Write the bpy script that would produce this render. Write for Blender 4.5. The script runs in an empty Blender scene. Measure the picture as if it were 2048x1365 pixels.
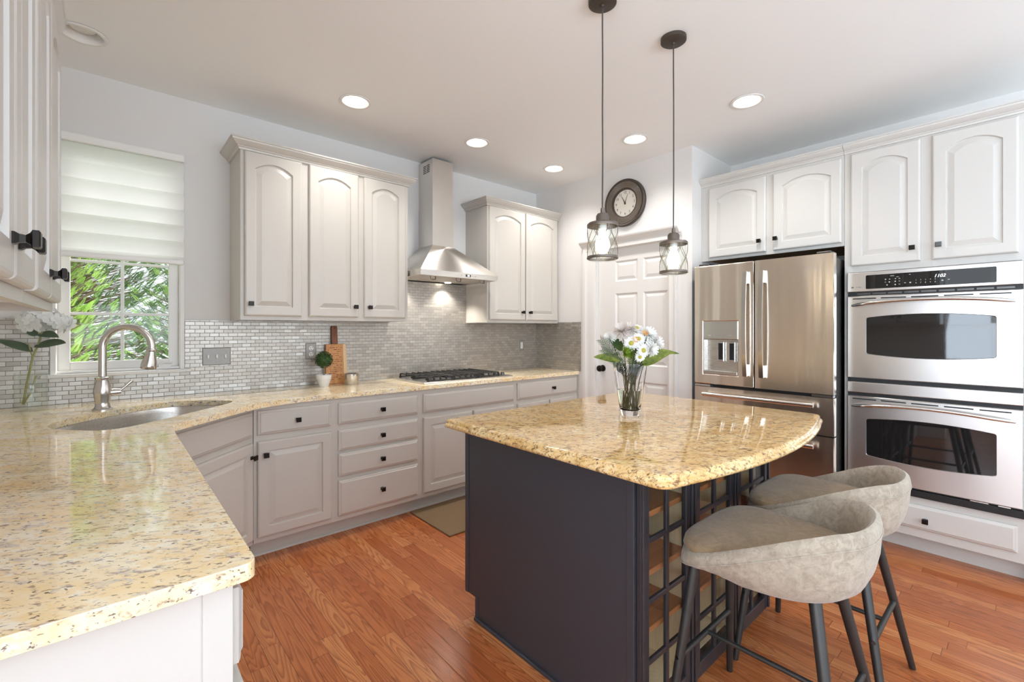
import bpy, bmesh, math, random
from mathutils import Vector, Matrix
PI = math.pi
R = math.radians
random.seed(7)
S = bpy.context.scene
COL = S.collection

# ------------------------------------------------------------------ camera, sky, lights
EYE = 1.32
cam = bpy.data.cameras.new('camera')
cam.sensor_width = 36.0
cam.lens = 916.0 / 2048.0 * 36.0
cam.shift_y = -24.5 / 2048.0
cam.clip_start = 0.02
camo = bpy.data.objects.new('camera', cam)
camo.location = (0, 0, EYE)
camo.rotation_euler = (R(90), 0, R(-41.35))
COL.objects.link(camo)
S.camera = camo

S.view_settings.view_transform = 'Standard'
S.view_settings.look = 'None'
S.view_settings.gamma = 1.0
S.view_settings.use_curve_mapping = False
S.view_settings.exposure = 0.34
S.cycles.use_denoising = True
S.cycles.max_bounces = 12
S.cycles.diffuse_bounces = 7
S.cycles.glossy_bounces = 5
S.cycles.transmission_bounces = 10
S.cycles.transparent_max_bounces = 16
S.cycles.sample_clamp_indirect = 6.0
S.cycles.caustics_reflective = False
S.cycles.caustics_refractive = False

W = bpy.data.worlds.new('sky')
S.world = W
W.use_nodes = True
wn = W.node_tree.nodes
wl = W.node_tree.links
wn.clear()
wo = wn.new('ShaderNodeOutputWorld')
wb = wn.new('ShaderNodeBackground')
wb.inputs[0].default_value = (0.86, 0.93, 1.0, 1)
wb.inputs[1].default_value = 1.5
wl.new(wb.outputs[0], wo.inputs[0])

def add_sun(strength, rot, angle=2.0):
    l = bpy.data.lights.new('sun', 'SUN')
    l.energy = strength
    l.angle = R(angle)
    l.color = (1.0, 0.96, 0.88)
    o = bpy.data.objects.new('sun', l)
    o.rotation_euler = rot
    COL.objects.link(o)
add_sun(6.0, (R(48), 0, R(107)))

def area(name, loc, rot, sx, sy, power, color=(1, 1, 1), spread=180, shape='RECTANGLE'):
    l = bpy.data.lights.new(name, 'AREA')
    l.shape = shape
    l.size = sx
    l.size_y = sy
    l.energy = power
    l.color = color
    l.spread = R(spread)
    o = bpy.data.objects.new(name, l)
    o.location = loc
    o.rotation_euler = rot
    COL.objects.link(o)
    return o
# lamps at the breakfast windows and added rear windows, tilted up to brighten the ceiling
area('daylight_nook', (-3.12, -1.2, 1.42), (0, R(-145), 0), 1.9, 4.2, 180, (0.74, 0.87, 1.0))
area('fill_rear', (1.0, -3.92, 1.42), (R(158), 0, 0), 4.2, 1.9, 165, (0.74, 0.87, 1.0))

# added lamp standing in for sky, brightens the fabric shade and wall
area('sink_shade_fill', (0.06, 4.15, 2.95), (R(-62), 0, 0), 1.2, 1.0, 15, (1.0, 0.97, 0.98))

# ------------------------------------------------------------------ materials
def nodes(name):
    m = bpy.data.materials.new(name)
    m.use_nodes = True
    nt = m.node_tree
    b = nt.nodes['Principled BSDF']
    return m, nt, b

def srgb(r, g, b):
    f = lambda c: (c / 255 / 12.92) if c / 255 <= 0.04045 else ((c / 255 + 0.055) / 1.055) ** 2.4
    return (f(r), f(g), f(b), 1)

def plain(name, col, rough=0.5, metal=0.0, spec=0.5, coat=0.0, bump=0.0, bscale=60):
    m, nt, b = nodes(name)
    b.inputs['Base Color'].default_value = srgb(*col)
    b.inputs['Roughness'].default_value = rough
    b.inputs['Metallic'].default_value = metal
    b.inputs['Specular IOR Level'].default_value = spec
    b.inputs['Coat Weight'].default_value = coat
    b.inputs['Coat Roughness'].default_value = 0.08
    # faint mottling so no surface is a perfectly flat colour
    tc = nt.nodes.new('ShaderNodeTexCoord')
    n = nt.nodes.new('ShaderNodeTexNoise')
    n.inputs['Scale'].default_value = bscale
    n.inputs['Detail'].default_value = 3
    nt.links.new(tc.outputs['Object'], n.inputs['Vector'])
    if bump > 0:
        bp = nt.nodes.new('ShaderNodeBump')
        bp.inputs['Strength'].default_value = bump
        bp.inputs['Distance'].default_value = 0.002
        nt.links.new(n.outputs['Fac'], bp.inputs['Height'])
        nt.links.new(bp.outputs[0], b.inputs['Normal'])
    else:
        mr = nt.nodes.new('ShaderNodeMapRange')
        mr.inputs[3].default_value = max(rough - 0.03, 0)
        mr.inputs[4].default_value = min(rough + 0.03, 1)
        nt.links.new(n.outputs['Fac'], mr.inputs[0])
        nt.links.new(mr.outputs[0], b.inputs['Roughness'])
    return m

class NT:
    """small helper to write node graphs"""
    def __init__(s, nt): s.nt = nt
    def new(s, t, **k):
        n = s.nt.nodes.new(t)
        for a, v in k.items(): setattr(n, a, v)
        return n
    def link(s, a, b): s.nt.links.new(a, b)
    def val(s, sock, v):
        if isinstance(v, (int, float, tuple, list)): sock.default_value = v
        else: s.link(v, sock)
    def math(s, op, a, b=0.0, c=0.0):
        n = s.new('ShaderNodeMath', operation=op)
        s.val(n.inputs[0], a); s.val(n.inputs[1], b); s.val(n.inputs[2], c)
        return n.outputs[0]
    def mix(s, f, a, b, mode='MIX'):
        n = s.new('ShaderNodeMix', data_type='RGBA', blend_type=mode)
        s.val(n.inputs[0], f); s.val(n.inputs[6], a); s.val(n.inputs[7], b)
        return n.outputs[2]
    def noise(s, vec, scale, detail=2, rough=0.5, dist=0.0):
        n = s.new('ShaderNodeTexNoise')
        n.inputs['Scale'].default_value = scale
        n.inputs['Detail'].default_value = detail
        n.inputs['Roughness'].default_value = rough
        n.inputs['Distortion'].default_value = dist
        s.link(vec, n.inputs['Vector'])
        return n.outputs['Fac']
    def ramp(s, f, stops):
        n = s.new('ShaderNodeValToRGB')
        e = n.color_ramp.elements
        while len(e) < len(stops): e.new(0.5)
        for i, (p, c) in enumerate(stops):
            e[i].position = p; e[i].color = c
        s.link(f, n.inputs[0])
        return n.outputs[0]
    def mapping(s, vec, scale=(1, 1, 1), rot=(0, 0, 0), loc=(0, 0, 0)):
        n = s.new('ShaderNodeMapping')
        n.inputs['Scale'].default_value = scale
        n.inputs['Rotation'].default_value = rot
        n.inputs['Location'].default_value = loc
        s.link(vec, n.inputs['Vector'])
        return n.outputs[0]
    def comb(s, x, y, z):
        n = s.new('ShaderNodeCombineXYZ')
        s.val(n.inputs[0], x); s.val(n.inputs[1], y); s.val(n.inputs[2], z)
        return n.outputs[0]
    def wn(s, vec):
        n = s.new('ShaderNodeTexWhiteNoise')
        s.link(vec, n.inputs['Vector'])
        return n
    def bump(s, h, strength, dist=0.002):
        n = s.new('ShaderNodeBump')
        n.inputs['Strength'].default_value = strength
        n.inputs['Distance'].default_value = dist
        s.link(h, n.inputs['Height'])
        return n.outputs[0]

BW = [(0, (0, 0, 0, 1)), (1, (1, 1, 1, 1))]
def step(N, f, a, b):
    return N.ramp(f, [(a, (0, 0, 0, 1)), (b, (1, 1, 1, 1))])

def granite(name, base, gold, dark, grey, ang, k=1.0, pale=0.6, th=0.555):
    m, nt, b = nodes(name)
    N = NT(nt)
    tc = N.new('ShaderNodeTexCoord').outputs['Object']
    v = N.mapping(N.mapping(tc, (1, 1, 1), (0, 0, ang)), (0.5, 1, 1))
    n1 = N.noise(v, 9 * k, 4, 0.6, 0.6)
    n2 = N.noise(v, 52 * k, 4, 0.6, 0.5)
    n3 = N.noise(v, 88 * k, 4, 0.62, 0.5)
    n4 = N.noise(v, 40 * k, 4, 0.65, 0.6)
    n5 = N.noise(v, 26 * k, 3, 0.6, 0.5)
    c = N.mix(step(N, n1, 0.36, 0.64), srgb(*base), srgb(*gold))
    c = N.mix(N.math('MULTIPLY', step(N, n5, 0.52, 0.62), pale), c, srgb(252, 247, 234))
    c = N.mix(N.math('MULTIPLY', step(N, n2, 0.50, 0.60), 0.8), c, srgb(*gold))
    c = N.mix(N.math('MULTIPLY', step(N, n4, 0.57, 0.64), 0.75), c, srgb(*grey))
    c = N.mix(N.math('MULTIPLY', step(N, n3, th, th + 0.11), 0.9), c, srgb(*dark))
    c = N.mix(N.math('MULTIPLY', step(N, N.noise(v, 150 * k, 3, 0.6, 0.4), 0.60, 0.66), 0.85), c, srgb(66, 48, 44))
    nt.links.new(c, b.inputs['Base Color'])
    b.inputs['Roughness'].default_value = 0.06
    b.inputs['Specular IOR Level'].default_value = 0.6
    return m

def steel(name, col=(212, 208, 203), rough=0.27, axis='x', wav=0.0, aniso=0.0):
    m, nt, b = nodes(name)
    N = NT(nt)
    tc = N.new('ShaderNodeTexCoord').outputs['Object']
    sc = {'x': (1, 160, 160), 'z': (160, 160, 1), 'y': (160, 1, 160)}[axis]
    n = N.noise(N.mapping(tc, sc), 4, 3, 0.6)
    b.inputs['Base Color'].default_value = srgb(*col)
    b.inputs['Metallic'].default_value = 1.0
    mr = N.new('ShaderNodeMapRange')
    mr.inputs[3].default_value = rough - 0.03
    mr.inputs[4].default_value = rough + 0.03
    N.link(n, mr.inputs[0])
    N.link(mr.outputs[0], b.inputs['Roughness'])
    if aniso > 0:
        b.inputs['Anisotropic'].default_value = aniso
        b.inputs['Anisotropic Rotation'].default_value = 0.25
        tg = N.new('ShaderNodeTangent', direction_type='RADIAL', axis='Z')
        N.link(tg.outputs[0], b.inputs['Tangent'])
    h = n
    nb = N.bump(h, 0.03, 0.0006)
    if wav > 0:
        w = N.noise(N.mapping(tc, (9, 9, 0.4)), 1.0, 1, 0.4)
        bp = N.new('ShaderNodeBump')
        bp.inputs['Strength'].default_value = wav
        bp.inputs['Distance'].default_value = 0.02
        N.link(w, bp.inputs['Height'])
        N.link(nb, bp.inputs['Normal'])
        nb = bp.outputs[0]
    N.link(nb, b.inputs['Normal'])
    return m

def tile_metal(name, axis):
    """brushed metal brick mosaic; axis = wall direction"""
    m, nt, b = nodes(name)
    N = NT(nt)
    tc = N.new('ShaderNodeTexCoord').outputs['Object']
    sx = N.new('ShaderNodeSeparateXYZ')
    N.link(tc, sx.inputs[0])
    u = sx.outputs[0] if axis == 'x' else sx.outputs[1]
    z = sx.outputs[2]
    TW, TH = 0.0515, 0.0237
    rz = N.math('DIVIDE', N.math('SUBTRACT', z, 0.914), TH)
    row = N.math('FLOOR', rz)
    fz = N.math('FRACT', rz)
    ux = N.math('ADD', N.math('DIVIDE', N.math('ADD', u, 10.0), TW), N.math('MULTIPLY', N.math('MODULO', row, 2.0), 0.5))
    colm = N.math('FLOOR', ux)
    fx = N.math('FRACT', ux)
    gx = N.math('MINIMUM', fx, N.math('SUBTRACT', 1.0, fx))
    gz = N.math('MINIMUM', fz, N.math('SUBTRACT', 1.0, fz))
    gd = N.math('MINIMUM', N.math('MULTIPLY', gx, TW), N.math('MULTIPLY', gz, TH))
    mort = N.math('LESS_THAN', gd, 0.0011)
    idv = N.comb(colm, row, 3.0)
    w = N.wn(idv)
    rnd = w.outputs['Value']
    rcol = w.outputs['Color']
    c = N.mix(rnd, srgb(166, 159, 150), srgb(192, 185, 176))
    brush = N.noise(N.mapping(tc, (300, 300, 20)), 1.0, 2, 0.6)
    c = N.mix(N.math('MULTIPLY', brush, 0.15), c, srgb(120, 116, 112))
    c = N.mix(mort, c, srgb(136, 130, 122))
    N.link(c, b.inputs['Base Color'])
    N.link(N.math('MULTIPLY', N.math('SUBTRACT', 1.0, mort), 0.7), b.inputs['Metallic'])
    N.link(N.math('ADD', N.math('MULTIPLY', mort, 0.4), N.math('ADD', 0.31, N.math('MULTIPLY', rnd, 0.14))), b.inputs['Roughness'])
    geo = N.new('ShaderNodeNewGeometry')
    sub = N.new('ShaderNodeVectorMath', operation='SUBTRACT')
    N.link(rcol, sub.inputs[0]); sub.inputs[1].default_value = (0.5, 0.5, 0.5)
    scl = N.new('ShaderNodeVectorMath', operation='SCALE')
    N.link(sub.outputs[0], scl.inputs[0]); scl.inputs[3].default_value = 0.07
    add = N.new('ShaderNodeVectorMath', operation='ADD')
    N.link(geo.outputs['Normal'], add.inputs[0]); N.link(scl.outputs[0], add.inputs[1])
    nor = N.new('ShaderNodeVectorMath', operation='NORMALIZE')
    N.link(add.outputs[0], nor.inputs[0])
    bp = N.new('ShaderNodeBump')
    bp.inputs['Strength'].default_value = 0.5
    bp.inputs['Distance'].default_value = 0.0008
    N.link(N.math('MINIMUM', N.math('MULTIPLY', gd, 500.0), 1.0), bp.inputs['Height'])
    N.link(nor.outputs[0], bp.inputs['Normal'])
    N.link(bp.outputs[0], b.inputs['Normal'])
    return m

def oak_floor(name):
    m, nt, b = nodes(name)
    N = NT(nt)
    tc = N.new('ShaderNodeTexCoord').outputs['Object']
    sx = N.new('ShaderNodeSeparateXYZ')
    N.link(tc, sx.inputs[0])
    x, y = sx.outputs[0], sx.outputs[1]
    PW = 0.066
    rx = N.math('DIVIDE', N.math('ADD', x, 10.02), PW)
    row = N.math('FLOOR', rx); fx = N.math('FRACT', rx)
    rr = N.wn(N.comb(row, 0.0, 5.0)).outputs['Value']
    ry = N.math('ADD', N.math('DIVIDE', N.math('ADD', y, 20.0), N.math('ADD', 0.55, N.math('MULTIPLY', rr, 0.5))), N.math('MULTIPLY', rr, 7.3))
    brd = N.math('FLOOR', ry); fy = N.math('FRACT', ry)
    w = N.wn(N.comb(row, brd, 1.0))
    rnd = w.outputs['Value']
    sc = N.new('ShaderNodeSeparateColor')
    N.link(w.outputs['Color'], sc.inputs[0])
    gv = N.comb(N.math('ADD', N.math('MULTIPLY', x, 11.0), N.math('MULTIPLY', rnd, 37.0)), N.math('ADD', N.math('MULTIPLY', y, 0.9), N.math('MULTIPLY', sc.outputs[0], 19.0)), N.math('MULTIPLY', sc.outputs[1], 9.0))
    g = N.noise(gv, 1.0, 2, 0.45, 0.2)
    rings = N.math('FRACT', N.math('MULTIPLY', g, 23.0))
    line = N.ramp(rings, [(0.0, (0, 0, 0, 1)), (0.35, (0.12, 0.12, 0.12, 1)), (0.72, (0.75, 0.75, 0.75, 1)), (0.86, (1, 1, 1, 1)), (0.97, (0.1, 0.1, 0.1, 1)), (1.0, (0, 0, 0, 1))])
    fib = N.noise(N.mapping(tc, (240, 7, 1)), 1.0, 3, 0.6)
    base = N.ramp(rnd, [(0.0, srgb(172, 94, 50)), (0.3, srgb(188, 110, 62)), (0.6, srgb(196, 120, 70)), (0.85, srgb(206, 134, 82)), (1.0, srgb(180, 100, 56))])
    c = N.mix(N.math('MULTIPLY', line, 0.62), base, srgb(124, 64, 34))
    c = N.mix(N.math('MULTIPLY', step(N, fib, 0.5, 0.72), 0.4), c, srgb(136, 76, 44))
    gx = N.math('MULTIPLY', N.math('MINIMUM', fx, N.math('SUBTRACT', 1.0, fx)), PW)
    gy = N.math('MULTIPLY', N.math('MINIMUM', fy, N.math('SUBTRACT', 1.0, fy)), 0.8)
    gd = N.math('MINIMUM', gx, gy)
    c = N.mix(N.math('MULTIPLY', N.math('LESS_THAN', gd, 0.0009), 0.75), c, srgb(66, 30, 16))
    N.link(c, b.inputs['Base Color'])
    N.link(N.math('ADD', 0.15, N.math('MULTIPLY', fib, 0.14)), b.inputs['Roughness'])
    b.inputs['Specular IOR Level'].default_value = 0.5
    wv = N.noise(N.mapping(tc, (16, 1.5, 1)), 1.0, 1, 0.5)
    h = N.math('ADD', N.math('MINIMUM', N.math('MULTIPLY', gd, 400.0), 1.0), N.math('ADD', N.math('MULTIPLY', fib, 0.25), N.math('MULTIPLY', wv, 1.2)))
    N.link(N.bump(h, 0.25, 0.0010), b.inputs['Normal'])
    return m

def wood(name, c1, c2, axis='z', rough=0.45, scale=1.0):
    m, nt, b = nodes(name)
    N = NT(nt)
    tc = N.new('ShaderNodeTexCoord').outputs['Object']
    s = {'x': (1.2, 22, 22), 'y': (22, 1.2, 22), 'z': (22, 22, 1.2)}[axis]
    v = N.mapping(tc, tuple(a * scale for a in s))
    g = N.noise(v, 1.0, 3, 0.55, 0.5)
    l = N.math('FRACT', N.math('MULTIPLY', g, 7.0))
    N.link(N.mix(l, srgb(*c1), srgb(*c2)), b.inputs['Base Color'])
    b.inputs['Roughness'].default_value = rough
    return m

def suede(name, dk=None):
    m, nt, b = nodes(name)
    N = NT(nt)
    tc = N.new('ShaderNodeTexCoord').outputs['Object']
    n1 = N.noise(tc, 32, 6, 0.72, 1.0)
    n2 = N.noise(tc, 70, 5, 0.7, 1.0)
    n3 = N.noise(tc, 5, 2, 0.5)
    c = N.mix(step(N, n1, 0.40, 0.62), srgb(152, 139, 122), srgb(176, 164, 148))
    c = N.mix(N.math('MULTIPLY', step(N, n2, 0.52, 0.68), 0.5), c, srgb(118, 104, 88))
    c = N.mix(N.math('MULTIPLY', step(N, n3, 0.45, 0.7), 0.3), c, srgb(186, 175, 158))
    if dk: c = N.mix(1.0, c, srgb(*dk), 'MULTIPLY')
    N.link(c, b.inputs['Base Color'])
    b.inputs['Roughness'].default_value = 0.78
    b.inputs['Sheen Weight'].default_value = 0.25
    N.link(N.bump(n2, 0.12, 0.002), b.inputs['Normal'])
    return m

def thin_glass(name, tint=(1, 1, 1), refl=0.06, edge=0.35):
    m, nt, b = nodes(name)
    N = NT(nt)
    nt.nodes.remove(b)
    out = nt.nodes['Material Output']
    t = N.new('ShaderNodeBsdfTransparent')
    t.inputs[0].default_value = (*tint, 1)
    g = N.new('ShaderNodeBsdfGlossy')
    g.inputs['Roughness'].default_value = 0.02
    lw = N.new('ShaderNodeLayerWeight')
    lw.inputs[0].default_value = 0.3
    f = N.math('ADD', refl, N.math('MULTIPLY', N.math('POWER', lw.outputs['Facing'], 3.0), edge))
    mx = N.new('ShaderNodeMixShader')
    N.link(f, mx.inputs[0]); N.link(t.outputs[0], mx.inputs[1]); N.link(g.outputs[0], mx.inputs[2])
    N.link(mx.outputs[0], out.inputs[0])
    return m

def solid_glass(name, col=(255, 255, 255), ior=1.45):
    m, nt, b = nodes(name)
    b.inputs['Base Color'].default_value = srgb(*col)
    b.inputs['Transmission Weight'].default_value = 1.0
    b.inputs['Roughness'].default_value = 0.0
    b.inputs['IOR'].default_value = ior
    return m

def emit(name, col, strength):
    m, nt, b = nodes(name)
    b.inputs['Base Color'].default_value = (*col, 1)
    b.inputs['Emission Color'].default_value = (*col, 1)
    b.inputs['Emission Strength'].default_value = strength
    return m

def translucent(name, col, fac=0.5, rough=0.8):
    m, nt, b = nodes(name)
    N = NT(nt)
    out = nt.nodes['Material Output']
    b.inputs['Base Color'].default_value = srgb(*col)
    b.inputs['Roughness'].default_value = rough
    t = N.new('ShaderNodeBsdfTranslucent')
    t.inputs[0].default_value = srgb(*col)
    mx = N.new('ShaderNodeMixShader')
    mx.inputs[0].default_value = fac
    N.link(b.outputs[0], mx.inputs[1]); N.link(t.outputs[0], mx.inputs[2])
    N.link(mx.outputs[0], out.inputs[0])
    return m

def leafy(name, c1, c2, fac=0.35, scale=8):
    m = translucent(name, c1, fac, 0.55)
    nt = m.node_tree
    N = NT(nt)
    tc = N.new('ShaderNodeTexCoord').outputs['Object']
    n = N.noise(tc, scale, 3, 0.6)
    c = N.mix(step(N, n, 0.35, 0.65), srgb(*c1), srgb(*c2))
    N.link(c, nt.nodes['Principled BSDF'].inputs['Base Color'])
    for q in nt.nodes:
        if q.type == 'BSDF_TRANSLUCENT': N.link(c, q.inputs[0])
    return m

def woven(name):
    m, nt, b = nodes(name)
    N = NT(nt)
    tc = N.new('ShaderNodeTexCoord').outputs['Object']
    w1 = N.new('ShaderNodeTexWave'); w1.inputs['Scale'].default_value = 38
    w2 = N.new('ShaderNodeTexWave', bands_direction='Y'); w2.inputs['Scale'].default_value = 38
    N.link(tc, w1.inputs['Vector']); N.link(tc, w2.inputs['Vector'])
    h = N.math('MULTIPLY', w1.outputs['Fac'], w2.outputs['Fac'])
    N.link(N.mix(h, srgb(112, 88, 62), srgb(156, 130, 98)), b.inputs['Base Color'])
    b.inputs['Roughness'].default_value = 0.85
    N.link(N.bump(h, 0.4, 0.002), b.inputs['Normal'])
    return m

M = {}
M['wall'] = plain('wall_paint', (224, 221, 218), 0.75, bump=0.03, bscale=250)
M['ceiling'] = plain('ceiling_paint', (246, 246, 245), 0.85, bump=0.03, bscale=250)
M['trim'] = plain('trim_paint', (226, 223, 219), 0.35)
M['cab'] = plain('cabinet_paint', (203, 197, 188), 0.33)
M['cabwhite'] = plain('white_cabinet_paint', (208, 205, 200), 0.33)
M['cabin'] = wood('cabinet_interior', (186, 140, 96), (202, 158, 114), 'y', 0.6)
M['black'] = plain('black_bronze', (34, 28, 25), 0.32, 0.6)
M['granite'] = granite('granite_perimeter', (252, 240, 210), (246, 216, 162), (156, 130, 116), (208, 194, 182), R(30), 1.0, 0.55, 0.57)
M['granite_island'] = granite('granite_island', (240, 212, 160), (218, 174, 108), (112, 76, 48), (176, 136, 88), R(41), 1.1, 0.12, 0.53)
M['bounce_floor'] = plain('pale_bounce_floor', (208, 207, 206), 0.95, bump=0.5, bscale=400)  # unseen pale floor, added to bounce neutral light to the ceiling
M['tile_x'] = tile_metal('metal_brick_tile_x', 'x')
M['tile_y'] = tile_metal('metal_brick_tile_y', 'y')
M['floor'] = oak_floor('oak_floor')
M['steel'] = steel('stainless', axis='x')
M['steel_y'] = steel('stainless_oven', (218, 216, 214), 0.30, axis='x', aniso=0.6)
M['steel_z'] = steel('stainless_fridge', (236, 226, 214), 0.24, axis='z', wav=0.55, aniso=0.8)
M['steel_hood'] = steel('stainless_hood', (222, 217, 210), 0.32, axis='z', aniso=0.8)
M['steel_smooth'] = plain('steel_smooth', (220, 217, 213), 0.2, 1.0)
M['underside_lit'] = plain('hood_underside_lit', (214, 211, 206), 0.5, 0.25)  # hood steel made pale and matte, reflected lamplight put into the colour
M['weave'] = plain('woven_bronze', (146, 134, 122), 0.45, 0.5)
M['plate'] = plain('plate_steel', (158, 154, 150), 0.5, 0.6)
M['steel_dark'] = plain('steel_dark', (96, 94, 92), 0.35, 1.0)
M['nickel'] = plain('brushed_nickel', (216, 212, 207), 0.24, 1.0)
M['darkgap'] = plain('dark_plastic', (24, 24, 25), 0.45)
M['blackglass'] = plain('black_glass', (14, 14, 15), 0.03, 0.0, 0.8)
M['ovenglass'] = plain('oven_glass', (30, 29, 29), 0.03, 0.0, 0.5)
M['ovenglass'].node_tree.nodes['Principled BSDF'].inputs['IOR'].default_value = 1.62
M['castiron'] = plain('cast_iron', (30, 29, 29), 0.5, bump=0.1, bscale=300)
M['navy'] = plain('island_paint', (58, 58, 64), 0.36)
M['navy2'] = plain('island_door_paint', (50, 48, 52), 0.3)
M['cream'] = wood('maple_interior', (222, 202, 162), (232, 214, 178), 'z', 0.5)
M['shelf'] = wood('shelf_wood', (164, 104, 62), (184, 122, 78), 'x', 0.45)
M['pane'] = thin_glass('door_pane', (0.97, 0.98, 0.97), 0.04, 0.3)
M['winpane'] = thin_glass('window_pane', (0.98, 1.0, 0.99), 0.012, 0.2)
M['suede'] = suede('stool_suede')
M['seatpad'] = suede('stool_seat_suede', (216, 196, 166))
M['legmetal'] = plain('grey_metal', (74, 73, 72), 0.42, 0.7)
M['shade'] = translucent('window_shade', (250, 249, 248), 0.62, 0.9)
M['bronze'] = plain('aged_bronze', (118, 108, 100), 0.45, 0.7)
M['bronze_dark'] = plain('dark_bronze', (78, 69, 62), 0.5, 0.5, bump=0.2, bscale=200)
M['cord'] = plain('cord', (72, 66, 62), 0.6)
M['bulb'] = emit('bulb_glow', (1.0, 0.84, 0.60), 7.0)
M['filament'] = emit('filament_glow', (1.0, 0.72, 0.36), 60.0)
M['can'] = emit('downlight_lens', (1.0, 0.95, 0.86), 9.0)
M['canoff'] = plain('lamp_glass_off', (232, 230, 226), 0.25)
M['white'] = plain('white_plastic', (238, 236, 232), 0.35)
M['ceramic'] = plain('white_ceramic', (240, 240, 238), 0.25)
M['face'] = plain('clock_face', (232, 226, 214), 0.6)
M['ink'] = plain('ink', (86, 80, 72), 0.6)
M['print'] = plain('print_light', (190, 190, 190), 0.5)
M['display'] = emit('display_digits', (0.95, 0.97, 1.0), 1.6)
M['glass'] = solid_glass('clear_glass')
M['water'] = solid_glass('water', (236, 244, 230), 1.33)
M['mercury'] = plain('mercury_glass', (214, 208, 200), 0.16, 0.85, bump=0.25, bscale=40)
M['board'] = wood('acacia_board', (196, 132, 78), (222, 164, 106), 'z', 0.5, 1.4)
M['board_dark'] = wood('walnut_handle', (112, 62, 34), (140, 84, 48), 'z', 0.5)
M['board_pale'] = wood('pale_sapwood', (228, 192, 144), (238, 208, 166), 'z', 0.5)
M['burn'] = plain('burnt_mark', (104, 62, 34), 0.7)
M['mat'] = woven('mat_weave')
M['stem'] = leafy('stem_green', (112, 128, 62), (136, 146, 84), 0.1)
M['stem_pale'] = leafy('stem_pale', (150, 152, 92), (168, 166, 116), 0.1)
M['leaf'] = leafy('leaf_green', (54, 78, 36), (92, 112, 50), 0.25)
M['leaf_yellow'] = leafy('leaf_striped', (76, 100, 40), (150, 158, 70), 0.25, 25)
M['palm'] = leafy('palm_green', (62, 78, 54), (84, 98, 68), 0.15)
M['hleaf'] = leafy('hydrangea_leaf', (74, 92, 72), (98, 114, 88), 0.15)
M['petal'] = translucent('white_petal', (238, 238, 236), 0.25, 0.7)
M['petal_cream'] = translucent('blush_petal', (222, 213, 207), 0.25, 0.7)
M['yellow'] = plain('daisy_eye', (176, 166, 62), 0.8)
M['orange'] = translucent('orange_petal', (226, 162, 84), 0.2, 0.7)
M['limegreen'] = leafy('lime_spikes', (108, 140, 36), (150, 176, 58), 0.2, 40)
M['boxwood'] = leafy('boxwood', (44, 72, 34), (78, 112, 52), 0.15, 60)
M['bark'] = plain('bark', (148, 130, 112), 0.9)
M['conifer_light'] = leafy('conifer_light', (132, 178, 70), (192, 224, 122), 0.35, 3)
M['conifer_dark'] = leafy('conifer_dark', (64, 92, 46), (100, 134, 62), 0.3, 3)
M['lawn'] = plain('lawn', (106, 138, 66), 0.9)

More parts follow.
